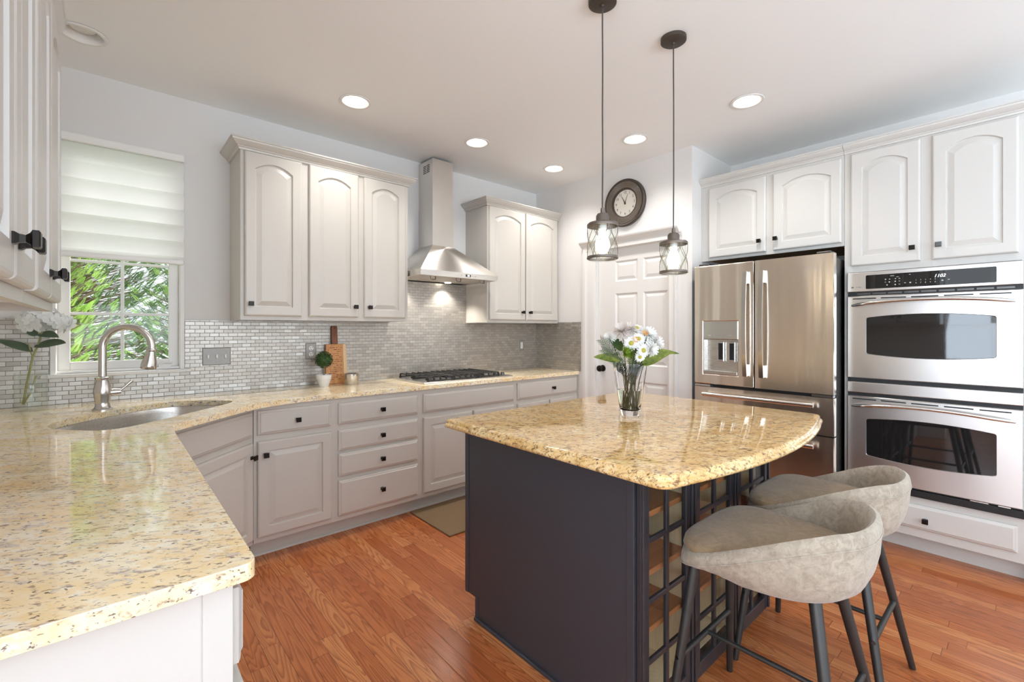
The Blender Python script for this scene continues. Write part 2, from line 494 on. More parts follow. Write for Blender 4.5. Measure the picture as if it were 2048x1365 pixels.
# ------------------------------------------------------------------ mesh helpers
class MB:
    def __init__(s): s.v = []; s.f = []
    def add(s, vs, fs):
        b = len(s.v)
        s.v += [tuple(q) for q in vs]
        s.f += [tuple(i + b for i in f) for f in fs]
        return s
    def box(s, x0, y0, z0, x1, y1, z1):
        vs = [(x, y, z) for z in (z0, z1) for y in (y0, y1) for x in (x0, x1)]
        return s.add(vs, [(0, 2, 3, 1), (4, 5, 7, 6), (0, 1, 5, 4), (2, 6, 7, 3), (0, 4, 6, 2), (1, 3, 7, 5)])
    def loops(s, loops, cap0=True, cap1=True, closed=True):
        n = len(loops[0]); vs = [p for l in loops for p in l]; fs = []
        for k in range(len(loops) - 1):
            for i in range(n if closed else n - 1):
                j = (i + 1) % n
                fs.append((k * n + i, k * n + j, (k + 1) * n + j, (k + 1) * n + i))
        if cap0: fs.append(tuple(range(n - 1, -1, -1)))
        if cap1: fs.append(tuple((len(loops) - 1) * n + i for i in range(n)))
        return s.add(vs, fs)
    def tube(s, pts, r, n=10, caps=True):
        pts = [Vector(p) for p in pts]
        rs = r if isinstance(r, (list, tuple)) else [r] * len(pts)
        loops = []; up = None
        for i, p in enumerate(pts):
            a = pts[max(i - 1, 0)]; c = pts[min(i + 1, len(pts) - 1)]
            t = (c - a).normalized()
            if up is None:
                up = Vector((0, 0, 1)) if abs(t.z) < 0.9 else Vector((1, 0, 0))
            x = t.cross(up).normalized(); y = x.cross(t).normalized(); up = y
            loops.append([p + (x * math.cos(2 * PI * k / n) + y * math.sin(2 * PI * k / n)) * rs[i] for k in range(n)])
        return s.loops(loops, caps, caps)
    def lathe(s, prof, cx=0, cy=0, n=24, cap0=True, cap1=True, rot=0.0):
        loops = [[(cx + r * math.cos(rot + 2 * PI * k / n), cy + r * math.sin(rot + 2 * PI * k / n), z) for k in range(n)] for r, z in prof]
        return s.loops(loops, cap0, cap1)
    def prism(s, poly, z0, z1):
        return s.loops([[(x, y, z0) for x, y in poly], [(x, y, z1) for x, y in poly]])
    def prism_y(s, poly, y0, y1):
        return s.loops([[(x, y0, z) for x, z in poly], [(x, y1, z) for x, z in poly]])
    def sphere(s, c, r, n=14, m=8, sz=1.0):
        loops = []
        for k in range(1, m):
            a = PI * k / m
            loops.append([(c[0] + r * math.sin(a) * math.cos(2 * PI * i / n), c[1] + r * math.sin(a) * math.sin(2 * PI * i / n), c[2] - r * sz * math.cos(a)) for i in range(n)])
        return s.loops(loops)
    def sweep(s, path, prof, closed=False):
        """sweep profile [(out,z)] along 2-D path, out = right-hand normal of travel, mitred"""
        n = len(path); loops = []
        for i in range(n):
            p = Vector(path[i])
            ds = []
            if i > 0 or closed: ds.append((p - Vector(path[i - 1])).normalized())
            if i < n - 1 or closed: ds.append((Vector(path[(i + 1) % n]) - p).normalized())
            ns = [Vector((d.y, -d.x)) for d in ds]
            if len(ns) == 2:
                m = ns[0] + ns[1]; m = m / max(m.dot(ns[0]), 0.2)
            else: m = ns[0]
            loops.append([(p.x + m.x * o, p.y + m.y * o, z) for o, z in prof])
        if closed: loops.append(loops[0])
        return s.loops(loops, not closed, not closed)
    def xf(s, mat):
        s.v = [tuple(mat @ Vector(p)) for p in s.v]
        return s
    def join(s, o, mat=None):
        vs = o.v if mat is None else [tuple(mat @ Vector(p)) for p in o.v]
        return s.add(vs, o.f)

def obj(name, mb, mat, parent=None, smooth=0, bevel=0.0, seg=2, recalc=True):
    me = bpy.data.meshes.new(name)
    me.from_pydata(mb.v, [], mb.f)
    if recalc:
        bm = bmesh.new(); bm.from_mesh(me)
        bmesh.ops.recalc_face_normals(bm, faces=bm.faces)
        bm.to_mesh(me); bm.free()
    me.materials.append(M[mat])
    if smooth:
        for p in me.polygons: p.use_smooth = True
        me.set_sharp_from_angle(angle=R(smooth))
    o = bpy.data.objects.new(name, me)
    COL.objects.link(o)
    if parent is not None: o.parent = parent
    if bevel > 0:
        b = o.modifiers.new('edge', 'BEVEL')
        b.width = bevel; b.segments = seg; b.limit_method = 'ANGLE'; b.angle_limit = R(40)
    return o

def tag(o, label, cat, group=None):
    o['label'] = label; o['category'] = cat
    if group: o['group'] = group
    return o

def thing(name, label, cat, loc=(0, 0, 0), rotz=0.0, group=None):
    o = bpy.data.objects.new(name, None)
    o.empty_display_size = 0.05
    o.location = loc; o.rotation_euler = (0, 0, rotz)
    COL.objects.link(o)
    return tag(o, label, cat, group)

def struct(name, mb, mat, parent=None, **k):
    o = obj(name, mb, mat, parent, **k)
    if parent is None: o['kind'] = 'structure'
    return o

def dup(root, loc, rotz, label=None, rot=None):
    def cp(o, par):
        c = o.copy(); COL.objects.link(c); c.parent = par
        for ch in list(o.children): cp(ch, c)
        return c
    r = cp(root, None)
    r.location = loc; r.rotation_euler = rot if rot else (0, 0, rotz)
    if label: r['label'] = label
    return r

def text(name, body, size, mat, parent, mtx, shear=0.0, align='CENTER', depth=0.0004):
    cu = bpy.data.curves.new(name, 'FONT')
    cu.body = body; cu.size = size; cu.shear = shear
    cu.align_x = align; cu.align_y = 'CENTER'; cu.extrude = depth
    t = bpy.data.objects.new('t', cu)
    COL.objects.link(t)
    bpy.context.view_layer.update()
    me = bpy.data.meshes.new_from_object(t.evaluated_get(bpy.context.evaluated_depsgraph_get()))
    bpy.data.objects.remove(t)
    me.transform(mtx)
    me.materials.clear(); me.materials.append(M[mat])
    o = bpy.data.objects.new(name, me)
    COL.objects.link(o)
    if parent is not None: o.parent = parent
    return o

def fill_poly(outer, holes, z0, z1):
    """flat slab with holes, as an MB"""
    bm = bmesh.new()
    loops = [outer] + holes
    top = []
    es = []
    for l in loops:
        vs = [bm.verts.new((x, y, z1)) for x, y in l]
        top.append(vs)
        for i in range(len(vs)): es.append(bm.edges.new((vs[i], vs[(i + 1) % len(vs)])))
    bmesh.ops.triangle_fill(bm, use_beauty=True, use_dissolve=False, edges=es)
    bm.verts.index_update()
    vs = [tuple(v.co) for v in bm.verts]
    fs = [tuple(v.index for v in f.verts) for f in bm.faces]
    n = len(vs)
    mb = MB()
    allf = list(fs) + [tuple(i + n for i in reversed(f)) for f in fs]
    b = 0
    for l in loops:
        k = len(l)
        for i in range(k):
            j = (i + 1) % k
            allf.append((b + i, b + j, b + j + n, b + i + n))
        b += k
    mb.add(vs + [(x, y, z0) for x, y, z in vs], allf)
    bm.free()
    return mb

def arc(cx, cy, r, a0, a1, n):
    return [(cx + r * math.cos(R(a0 + (a1 - a0) * i / n)), cy + r * math.sin(R(a0 + (a1 - a0) * i / n))) for i in range(n + 1)]

# ------------------------------------------------------------------ room shell
CH = 2.74; YB = 3.46; XD = 3.385; XF = 4.08; YS = 1.739; XL = -0.47
XN = -3.1; YR = -3.9; YN = 0.69; YW = 1.35
T = 0.12
struct('floor', MB().box(XN - T, -0.75, -0.06, XF + T, YB + T, 0), 'floor')
struct('floor_bounce_rear', MB().box(XN - T, YR - T, -0.06, XF + T, -0.75, 0.004), 'bounce_floor')  # unseen floor behind the camera, added as a pale light reflector

CANS = [(1.155, 2.791), (2.104, 2.794), (2.956, 2.796), (2.951, 1.962), (2.983, 1.174), (-0.095, 3.02)]
holes = [[(x + 0.078 * math.cos(2 * PI * k / 28), y + 0.078 * math.sin(2 * PI * k / 28)) for k in range(28)] for x, y in CANS]
struct('ceiling', fill_poly([(XN - T, YR - T), (XF + T, YR - T), (XF + T, YB + T), (XN - T, YB + T)], holes, CH, CH + 0.012), 'ceiling')

WX0, WX1, WZ0, WZ1 = -0.218, 0.332, 1.078, 2.36
wb_ = MB().box(XL - T, YB, 0, WX0, YB + T, CH).box(WX1, YB, 0, XF + T, YB + T, CH).box(WX0, YB, 0, WX1, YB + T, WZ0).box(WX0, YB, WZ1, WX1, YB + T, CH)
struct('wall_back', wb_, 'wall')
struct('wall_left', MB().box(XL - T, YN, 0, XL, YB, CH), 'wall')
DY0, DY1, DZ = 1.935, 2.672, 2.040
struct('wall_pantry', MB().box(XD, YS, 0, XD + 0.1, DY0, CH).box(XD, DY1, 0, XD + 0.1, YB, CH).box(XD, DY0, DZ, XD + 0.1, DY1, CH), 'wall')
struct('wall_alcove', MB().box(XD + 0.1, YS, 0, XF, YS + 0.1, CH), 'wall')
struct('wall_right', MB().box(XF, YR, 0, XF + T, YB, CH), 'wall')
struct('wall_nook', MB().box(XN, YW, 0, XL - T, YW + T, CH), 'wall')
struct('wall_far_left', MB().box(XN - T, YR, 0, XN, YW + T, 0.3).box(XN - T, YR, 2.45, XN, YW + T, CH).box(XN - T, YR, 0.3, XN, -3.3, 2.45).box(XN - T, 1.15, 0.3, XN, YW + T, 2.45), 'wall')
struct('wall_rear', MB().box(XN - T, YR - T, 0, XF + T, YR, 0.3).box(XN - T, YR - T, 2.45, XF + T, YR, CH).box(XN - T, YR - T, 0.3, -1.2, YR, 2.45).box(3.2, YR - T, 0.3, XF + T, YR, 2.45), 'wall')

# behind the camera: breakfast window; rear one unseen, added to let daylight in
f = MB()
for y in (-3.3, -2.15, -1.0, 0.36, 1.09): f.box(XN - 0.08, y, 0.3, XN - 0.0, y + 0.06, 2.45)
for z in (0.3, 1.35, 2.39): f.box(XN - 0.07, -3.3, z, XN - 0.01, 1.15, z + 0.05)
struct('window_2', f, 'trim')
f = MB()
for x in (-1.2, 0.24, 1.7, 3.14): f.box(x, YR - 0.08, 0.3, x + 0.06, YR, 2.45)
for z in (0.3, 1.35, 2.39): f.box(-1.2, YR - 0.07, z, 3.2, YR - 0.01, z + 0.05)
struct('added_window_3', f, 'trim')
# baseboards where the walls meet the floor in view of the breakfast area
struct('baseboard_nook', MB().box(XN, YW - 0.014, 0, XL - T, YW, 0.11), 'trim')
struct('baseboard_right', MB().box(XF - 0.014, YR, 0, XF, -0.05, 0.11), 'trim')

# sink window
w1 = bpy.data.objects.new('window_1', None); COL.objects.link(w1); w1['kind'] = 'structure'
w1['label'] = 'white framed four pane window above the sink'; w1['category'] = 'window'
cs = MB()
c0, c1 = -0.236, 0.350
cs.box(c0, YB - 0.014, WZ0 - 0.01, WX0 + 0.006, YB, 2.378).box(WX1 - 0.006, YB - 0.014, WZ0 - 0.01, c1, YB, 2.378).box(c0, YB - 0.014, 2.352, c1, YB, 2.378)
obj('casing', cs, 'trim', w1, bevel=0.003)
jb = MB().box(WX0, YB - 0.004, WZ0, WX0 + 0.008, YB + 0.1, WZ1).box(WX1 - 0.008, YB - 0.004, WZ0, WX1, YB + 0.1, WZ1).box(WX0, YB, WZ1 - 0.008, WX1, YB + 0.1, WZ1).box(WX0, YB, WZ0 - 0.002, WX1, YB + 0.1, WZ0 + 0.012)
obj('jamb', jb, 'trim', w1)
gy0, gy1 = YB + 0.035, YB + 0.065
gx0, gx1, gz0, gz1 = -0.160, 0.275, 1.136, 2.31
sf = MB().box(WX0 + 0.008, gy0, WZ0 + 0.012, gx0, gy1, WZ1 - 0.008).box(gx1, gy0, WZ0 + 0.012, WX1 - 0.008, gy1, WZ1 - 0.008).box(gx0, gy0, WZ0 + 0.012, gx1, gy1, gz0).box(gx0, gy0, gz1, gx1, gy1, WZ1 - 0.008)
obj('sash', sf, 'trim', w1, bevel=0.003)
mt = MB().box(0.051, gy0 + 0.006, gz0, 0.067, gy1 - 0.004, gz1)
for z in (1.405, 1.70, 1.995): mt.box(gx0, gy0 + 0.007, z - 0.008, gx1, gy1 - 0.005, z + 0.008)
obj('muntin', mt, 'trim', w1, bevel=0.002)
obj('pane', MB().box(gx0, gy0 + 0.016, gz0, gx1, gy0 + 0.02, gz1), 'winpane', w1)
obj('sill', MB().box(-0.270, YB - 0.052, 1.056, 0.382, YB, 1.076), 'trim', w1, bevel=0.005)
lk = MB().box(0.225, YB + 0.01, 1.090, 0.285, gy0, 1.104).tube([(0.23, YB + 0.012, 1.104), (0.25, YB - 0.002, 1.118), (0.29, YB - 0.004, 1.113)], 0.006, 8)
obj('crank', lk, 'trim', w1, smooth=40)

# fabric shade
sh = thing('window_shade', 'white fabric shade with soft horizontal folds pulled halfway down over the sink window', 'window shade', (0.0585, YB - 0.05, 2.375))
hx = 0.287
obj('headrail', MB().box(-hx, -0.012, -0.045, hx, 0.034, 0.0), 'white', sh, bevel=0.008)
loops = []
NZ = 84
for k in range(NZ + 1):
    t = k / NZ
    z = -0.045 - t * 0.595
    ph = (t * 6.2) % 1.0
    y = 0.010 - 0.030 * math.sin(PI * ph) ** 0.7 * (0.55 + 0.45 * t)
    loops.append([(-hx + 0.004, y, z), (hx - 0.004, y, z), (hx - 0.004, y + 0.010, z), (-hx + 0.004, y + 0.010, z)])
obj('fabric', MB().loops(loops), 'shade', sh, smooth=50)
obj('bottom_rail', MB().box(-hx + 0.002, -0.012, -0.668, hx - 0.002, 0.014, -0.638), 'white', sh, bevel=0.008, seg=3)

# pantry door
d1 = bpy.data.objects.new('door_1', None); COL.objects.link(d1); d1['kind'] = 'structure'
d1['label'] = 'white six panel pantry door'; d1['category'] = 'door'
xf0 = XD + 0.03
PY = [(2.475, 2.245), (2.190, 1.962)]
PZ = [(0.235, 0.865), (1.005, 1.636), (1.742, 1.925)]
# door slab with six raised panels (faces -X)
sl = MB()
ys = sorted([DY0 + 0.003, DY1 - 0.003] + [q for p in PY for q in p], reverse=True)
zs = sorted([0.008, DZ - 0.004] + [q for p in PZ for q in p])
for i in range(len(ys) - 1):
    for j in range(len(zs) - 1):
        inp = any(abs(ys[i] - p[0]) < 1e-6 and abs(ys[i + 1] - p[1]) < 1e-6 for p in PY) and any(abs(zs[j] - q[0]) < 1e-6 and abs(zs[j + 1] - q[1]) < 1e-6 for q in PZ)
        ya, yb, za, zb = ys[i], ys[i + 1], zs[j], zs[j + 1]
        if not inp:
            sl.add([(xf0, ya, za), (xf0, yb, za), (xf0, yb, zb), (xf0, ya, zb)], [(0, 1, 2, 3)])
        else:
            def rg(d, x): return [(x, ya - d, za + d), (x, yb + d, za + d), (x, yb + d, zb - d), (x, ya - d, zb - d)]
            sl.loops([rg(0, xf0), rg(0.012, xf0 + 0.009), rg(0.018, xf0 + 0.009), rg(0.042, xf0 + 0.002)], False, True)
ds = obj('door_panel', sl, 'trim', d1, recalc=False)
cz = MB()
for (ya, yb) in ((DY1, 2.812), (1.858, DY0)):
    prof = [(0, 0), (0, -0.010), (0.02, -0.018), (0.05, -0.014), (0.055, -0.02), (abs(yb - ya), -0.022), (abs(yb - ya), 0)]
    sgn = 1 if ya == DY1 else -1
    base = DY1 if sgn == 1 else DY0
    w_ = abs(yb - ya)
    prof = [(0, 0), (0, -0.010), (0.15 * w_, -0.018), (0.5 * w_, -0.013), (0.7 * w_, -0.014), (0.78 * w_, -0.021), (w_, -0.021), (w_, 0)]
    cz.loops([[(XD + dx, base + sgn * o, z) for o, dx in prof] for z in (0.0, 2.045)])
obj('casing', cz, 'trim', d1, smooth=30)
hd = MB().box(XD - 0.018, 1.858, 2.040, XD, 2.812, 2.095)
hd.loops([[(XD + a, y, z) for a, z in ((0, 2.085), (-0.020, 2.085), (-0.026, 2.095), (-0.034, 2.105), (-0.052, 2.120), (-0.056, 2.132), (0, 2.132))] for y in (1.835, 2.835)])
obj('head_casing', hd, 'trim', d1, smooth=30)
obj('jamb', MB().box(XD + 0.005, DY0 - 0.004, 0, XD + 0.1, DY0 + 0.004, DZ).box(XD + 0.005, DY1 - 0.004, 0, XD + 0.1, DY1 + 0.004, DZ).box(XD + 0.005, DY0, DZ - 0.004, XD + 0.1, DY1, DZ + 0.004), 'trim', d1)
kb = MB()
km = Matrix.Translation((xf0, 2.612, 0.957)) @ Matrix.Rotation(R(-90), 4, 'Y')
kb.lathe([(0.0, 0.0), (0.030, 0.0), (0.030, 0.006), (0.022, 0.010), (0.010, 0.013), (0.010, 0.030), (0.024, 0.037), (0.030, 0.048), (0.027, 0.060), (0.014, 0.067), (0.001, 0.068)], n=20)
kb.xf(km)
obj('door_knob', kb, 'black', d1, smooth=40)

# ------------------------------------------------------------------ cabinets
def ring(w, h, ix, iz0, iz1, rise, y, n=12):
    """points of an (arched) rectangle inset from w x h"""
    pts = [(ix, y, iz0), (w - ix, y, iz0)]
    x0, x1, zt = ix, w - ix, h - iz1
    for i in range(n + 1):
        t = i / n
        pts.append((x1 + (x0 - x1) * t, y, zt - rise + rise * (1 - (2 * t - 1) ** 2)))
    return pts

def panel_door(w, h, arch=0.0, stile=0.056):
    t = 0.020
    mb = MB()
    s = stile
    mb.loops([ring(w, h, 0, 0, 0, 0, 0), ring(w, h, 0, 0, 0, 0, -t + 0.007), ring(w, h, 0.004, 0.004, 0.004, 0, -t + 0.002), ring(w, h, 0.009, 0.009, 0.009, 0, -t),
              ring(w, h, s, s, s, arch, -t), ring(w, h, s + 0.003, s + 0.003, s + 0.003, arch, -t + 0.010),
              ring(w, h, s + 0.008, s + 0.008, s + 0.008, arch, -t + 0.010),
              ring(w, h, s + 0.036, s + 0.036, s + 0.036, arch * 0.92, -t + 0.002)])
    return mb

def slab_front(w, h):
    t = 0.020
    return MB().loops([ring(w, h, 0, 0, 0, 0, 0), ring(w, h, 0, 0, 0, 0, -t + 0.010), ring(w, h, 0.005, 0.005, 0.005, 0, -t + 0.006),
                       ring(w, h, 0.012, 0.012, 0.012, 0, -t + 0.004), ring(w, h, 0.016, 0.016, 0.016, 0, -t)])

def knob_mb():
    mb = MB()
    q = 2 ** 0.5
    mb.lathe([(0.0095 * q, 0.0), (0.0095 * q, 0.003), (0.0065 * q, 0.008), (0.0055 * q, 0.015), (0.009 * q, 0.020), (0.0135 * q, 0.023), (0.0135 * q, 0.030), (0.011 * q, 0.032)], n=4, rot=PI / 4)
    return mb.xf(Matrix.Rotation(R(90), 4, 'X'))

_knob = knob_mb()
def knob(parent, x, z, mat='black'):
    o = obj('knob', MB().join(_knob, Matrix.Translation((x, -0.020, z))), mat, parent)
    return o

def front(kind, root, x0, x1, z0, z1, kn=None, mat='cab', arch=0.0, name=None, kmat='black'):
    w, h = x1 - x0, z1 - z0
    mb = panel_door(w, h, arch) if kind == 'door' else slab_front(w, h)
    o = obj(name or ('door' if kind == 'door' else 'drawer'), mb, mat, root)
    o.location = (x0, -0.001, z0)
    if kn: knob(o, kn[0] - x0, kn[1] - z0, kmat)
    return o

CROWN = [(0, 0), (0.010, 0), (0.012, 0.010), (0.018, 0.014), (0.018, 0.020), (0.024, 0.022), (0.040, 0.036), (0.048, 0.044), (0.050, 0.052), (0.056, 0.054), (0.056, 0.062), (0, 0.062)]
def crown(root, path, z, mat, k=1.0, kz=None):
    kz = kz or k
    return obj('crown_molding', MB().sweep(path, [(a * k, z + b * kz) for a, b in CROWN]), mat, root, smooth=25)

def open_box(x0, x1, y0, y1, z0, z1):
    return MB().box(x0, y0, z0, x1, y1, z1)

# --- upper cabinets on the back wall
YU = 3.14
def upper_cabinet(label, x0, x1, z0, z1, doors, mat, depth=YB - YU):
    r = thing('wall_cabinet', label, 'wall cabinet', (x0, YU, z0))
    w = x1 - x0; h = z1 - z0
    obj('carcass', MB().box(0, 0, 0, 0.018, depth, h).box(w - 0.018, 0, 0, w, depth, h).box(0.018, 0, 0.018, w - 0.018, depth, h).box(0.018, 0, 0, w - 0.018, 0.018, 0.018), mat, r)
    for (a, b, kx) in doors:
        front('door', r, a - x0, b - x0, 1.399 - z0, 2.395 - z0, (kx - x0, 1.472 - z0), mat, 0.042)
    crown(r, [(0, depth), (0, 0), (w, 0), (w, depth)], h - 0.012, mat)
    return r
upper_cabinet('greige three door wall cabinet between the sink window and the range hood', 0.592, 1.706, 1.374, 2.411,
              [(0.612, 0.938, 0.642), (0.984, 1.315, 1.288), (1.357, 1.680, 1.392)], 'cab')
upper_cabinet('greige two door wall cabinet between the range hood and the pantry wall', 2.474, 3.372, 1.374, 2.411,
              [(2.490, 2.913, 2.872), (2.926, 3.349, 2.965)], 'cab', YB - YU)

# --- upper cabinets on the left wall (doors face +X)
XU = -0.134
def left_upper(label, y0, y1, doors, crown_path):
    r = thing('wall_cabinet', label, 'wall cabinet', (XU, y0, 1.374), R(90))
    w = y1 - y0; h = 0.862; d = XU - XL
    mb = MB().box(0, 0, 0, 0.018, d, h).box(w - 0.018, 0, 0, w, d, h).box(0.018, 0, 0, w - 0.018, 0.018, h).box(0.018, 0.018, h - 0.018, w - 0.018, d, h)
    obj('carcass', mb, 'cabwhite', r)
    obj('bottom_panel', MB().box(0.018, 0.018, 0.030, w - 0.018, d, 0.042), 'cabin', r)
    for (a, b, kx) in doors:
        front('door', r, a - y0, b - y0, 0.026, 0.832, (kx - y0, 0.088), 'cabwhite', 0.042)
    crown(r, crown_path(w, d), 0.845, 'cabwhite', 0.55, 1.62)
    return r
left_upper('white wall cabinet on the left wall, its end next to the sink window', 1.372, 2.045, [(1.392, 1.692, 1.655), (1.704, 2.025, 1.742)], lambda w, d: [(0, 0), (w, 0), (w, d)])
left_upper('white wall cabinet on the left wall cut off by the left picture edge', 0.70, 1.370, [(0.72, 1.078, 1.050), (1.090, 1.352, 1.120)], lambda w, d: [(0, d), (0, 0), (w, 0)])

# --- base cabinets along the back wall (doors face -Y)
YF = 2.90
def base_cabinet(label, x0, x1, fronts, left_end=False):
    r = thing('base_cabinet', label, 'base cabinet', (x0, YF, 0))
    w = x1 - x0; d = YB - 0.012 - YF
    mb = MB().box(0, 0, 0.105, w, 0.019, 0.883).box(0, 0.019, 0.105, 0.018, d, 0.883).box(w - 0.018, 0.019, 0.105, w, d, 0.883).box(0.018, 0.019, 0.105, w - 0.018, d, 0.123).box(0.018, d - 0.012, 0.123, w - 0.018, d, 0.883)
    obj('carcass', mb, 'cab', r)
    obj('toe_kick', MB().box(0, 0.080, 0, w, 0.095, 0.105).loops([[(x, 0.080 + dy, dz) for dy, dz in ((0, 0), (-0.011, 0), (-0.009, 0.007), (-0.004, 0.012), (0, 0.014))] for x in (0, w)]), 'cab', r)
    for (kind, a, b, z0, z1, kn) in fronts:
        front('door' if kind == 'door' else 'slab', r, a - x0, b - x0, z0, z1, (kn[0] - x0, kn[1]) if kn else None, 'cab', 0.0, {'door': 'door', 'drawer': 'drawer', 'panel': 'false_front'}[kind])
    return r
base_cabinet('greige base cabinet with one drawer over one door, beside the corner sink cabinet', 0.612, 1.062,
             [('drawer', 0.629, 1.037, 0.716, 0.855, (0.840, 0.783)), ('door', 0.629, 1.043, 0.136, 0.680, (0.668, 0.604))])
base_cabinet('greige base cabinet with a stack of four drawers', 1.062, 1.668,
             [('drawer', 1.086, 1.650, 0.716, 0.851, (1.374, 0.783)), ('drawer', 1.086, 1.650, 0.548, 0.680, (1.374, 0.612)),
              ('drawer', 1.086, 1.650, 0.386, 0.530, (1.374, 0.454)), ('drawer', 1.086, 1.650, 0.136, 0.360, (1.374, 0.250))])
base_cabinet('greige base cabinet with wide false front and two doors below the gas cooktop', 1.668, 2.580,
             [('panel', 1.696, 2.563, 0.715, 0.852, None), ('door', 1.696, 2.126, 0.136, 0.680, (2.095, 0.604)), ('door', 2.142, 2.563, 0.136, 0.680, (2.175, 0.604))])
base_cabinet('greige base cabinet at the far right end of the counter by the pantry door', 2.580, 3.383,
             [('drawer', 2.605, 3.372, 0.715, 0.858, (3.028, 0.786)), ('door', 2.605, 2.985, 0.136, 0.680, (2.955, 0.604)), ('door', 2.997, 3.372, 0.136, 0.680, (3.03, 0.604))])

# --- diagonal sink cabinet
r = thing('sink_cabinet', 'greige diagonal corner cabinet with false front and one door under the sink', 'base cabinet', (0.168, 2.459, 0), R(45))
wd = 0.6235
mb = MB().box(0, 0, 0.105, wd, 0.019, 0.883)
obj('carcass', mb, 'cab', r)
obj('toe_kick', MB().box(0.0, 0.080, 0, wd, 0.092, 0.105), 'cab', r)
front('slab', r, 0.022, wd - 0.022, 0.716, 0.853, None, 'cab', name='false_front')
front('door', r, 0.022, wd - 0.022, 0.136, 0.680, (wd - 0.045, 0.604), 'cab')

# --- base cabinets of the left run (doors face +X)
XB = 0.165
def left_base(label, y0, y1, fronts, endpanel=False):
    r = thing('base_cabinet', label, 'base cabinet', (XB, y0, 0), R(90))
    w = y1 - y0; d = XB - XL - 0.004
    mb = MB().box(0, 0, 0.105, w, 0.019, 0.883).box(0, 0.019, 0.105, 0.018, d, 0.883).box(w - 0.018, 0.019, 0.105, w, d, 0.883).box(0.018, d - 0.012, 0.105, w - 0.018, d, 0.883)
    obj('carcass', mb, 'cabwhite', r)
    obj('toe_kick', MB().box(0, 0.075, 0, w, 0.090, 0.105).box(0, 0.09, 0, 0.015, d, 0.105), 'cabwhite', r)
    if endpanel:
        obj('end_panel', MB().box(-0.006, 0.0, 0.0, 0, d, 0.883).box(-0.012, 0.0, 0.0, -0.006, 0.045, 0.883), 'cabwhite', r, bevel=0.0015)
    for (kind, a, b, z0, z1, kn) in fronts:
        front('door' if kind == 'door' else 'slab', r, a - y0, b - y0, z0, z1, (kn[0] - y0, kn[1]) if kn else None, 'cabwhite', 0.0, {'door': 'door', 'drawer': 'drawer'}[kind])
    return r
left_base('white base cabinet at the near end of the left counter, with finished end panel', 0.945, 1.70,
          [('drawer', 0.948, 1.678, 0.716, 0.853, (1.31, 0.784)), ('door', 0.948, 1.308, 0.136, 0.680, (1.28, 0.604)), ('door', 1.318, 1.678, 0.136, 0.680, (1.35, 0.604))], True)
left_base('base cabinet of the left counter next to the diagonal sink cabinet', 1.70, 2.40,
          [('drawer', 1.722, 2.38, 0.716, 0.853, (2.05, 0.784)), ('door', 1.722, 2.045, 0.136, 0.680, (2.02, 0.604)), ('door', 2.055, 2.38, 0.136, 0.680, (2.11, 0.604))])

# --- granite countertop with sink cut-out
q2 = 2 ** 0.5
def pq(p, q): return ((p - q) / q2, (p + q) / q2)      # along the diagonal / toward the corner
SP, SQ0, SQ1 = 2.10, 1.692, 2.135
def sink_outline(grow=0.0, n=40):
    pts = []
    hw = 0.385 + grow
    for i in range(n):
        a = 2 * PI * i / n
        c, s_ = math.cos(a), math.sin(a)
        e = 0.42 if s_ < 0 else 0.62
        x = hw * math.copysign(abs(c) ** e, c)
        if s_ < 0: y = 1.815 + (1.815 - SQ0 + grow) * math.copysign(abs(s_) ** 0.5, s_)
        else: y = 1.815 + (SQ1 - 1.815 + grow) * abs(s_) ** 0.75
        pts.append(pq(SP + x, y))
    return pts
out = [(XL + 0.003, 0.895)]
out += arc(0.173, 0.917, 0.022, -90, 0, 5)
out += [(0.195, 2.385)]
for i in range(9):     # concave sweep from the diagonal edge to the back run
    t = i / 8
    a = Vector((0.50, 2.69)); b_ = Vector((0.675, 2.865)); c_ = Vector((0.95, 2.865))
    p = a * (1 - t) ** 2 + b_ * 2 * t * (1 - t) + c_ * t * t
    out.append((p.x, p.y))
out += [(XD - 0.003, 2.865), (XD - 0.003, YB - 0.009), (XL + 0.003, YB - 0.009)]
ct = fill_poly(out, [sink_outline()], 0.884, 0.914)
tag(obj('countertop', ct, 'granite', None, bevel=0.006, seg=3), 'speckled beige granite countertop running round the corner with the sink cut into it', 'countertop')

# undermount sink
lo = sink_outline(0.004)
cxs, cys = pq(SP, 1.90)
def shrink(l, k, z): return [(cxs + (x - cxs) * k, cys + (y - cys) * k, z) for x, y in l]
sk = thing('sink', 'stainless undermount corner sink below the window', 'sink', (cxs, cys, 0.68))
sb = MB().loops([shrink(lo, 1.03, 0.8825), shrink(lo, 1.0, 0.8825), shrink(lo, 0.985, 0.86), shrink(lo, 0.965, 0.72), shrink(lo, 0.93, 0.70), shrink(lo, 0.5, 0.695)], False, True)
sb.xf(Matrix.Translation((-cxs, -cys, -0.68)))
obj('basin', sb, 'steel', sk, smooth=50)
obj('drain', MB().lathe([(0.055, 0.0155), (0.055, 0.019), (0.040, 0.019), (0.035, 0.0165), (0.002, 0.0165)], n=24), 'steel_dark', sk, smooth=40)

# faucet
fx, fy = pq(2.156, 2.190)
fa = thing('faucet', 'brushed nickel gooseneck faucet standing behind the sink', 'faucet', (fx, fy, 0.914), R(-20))
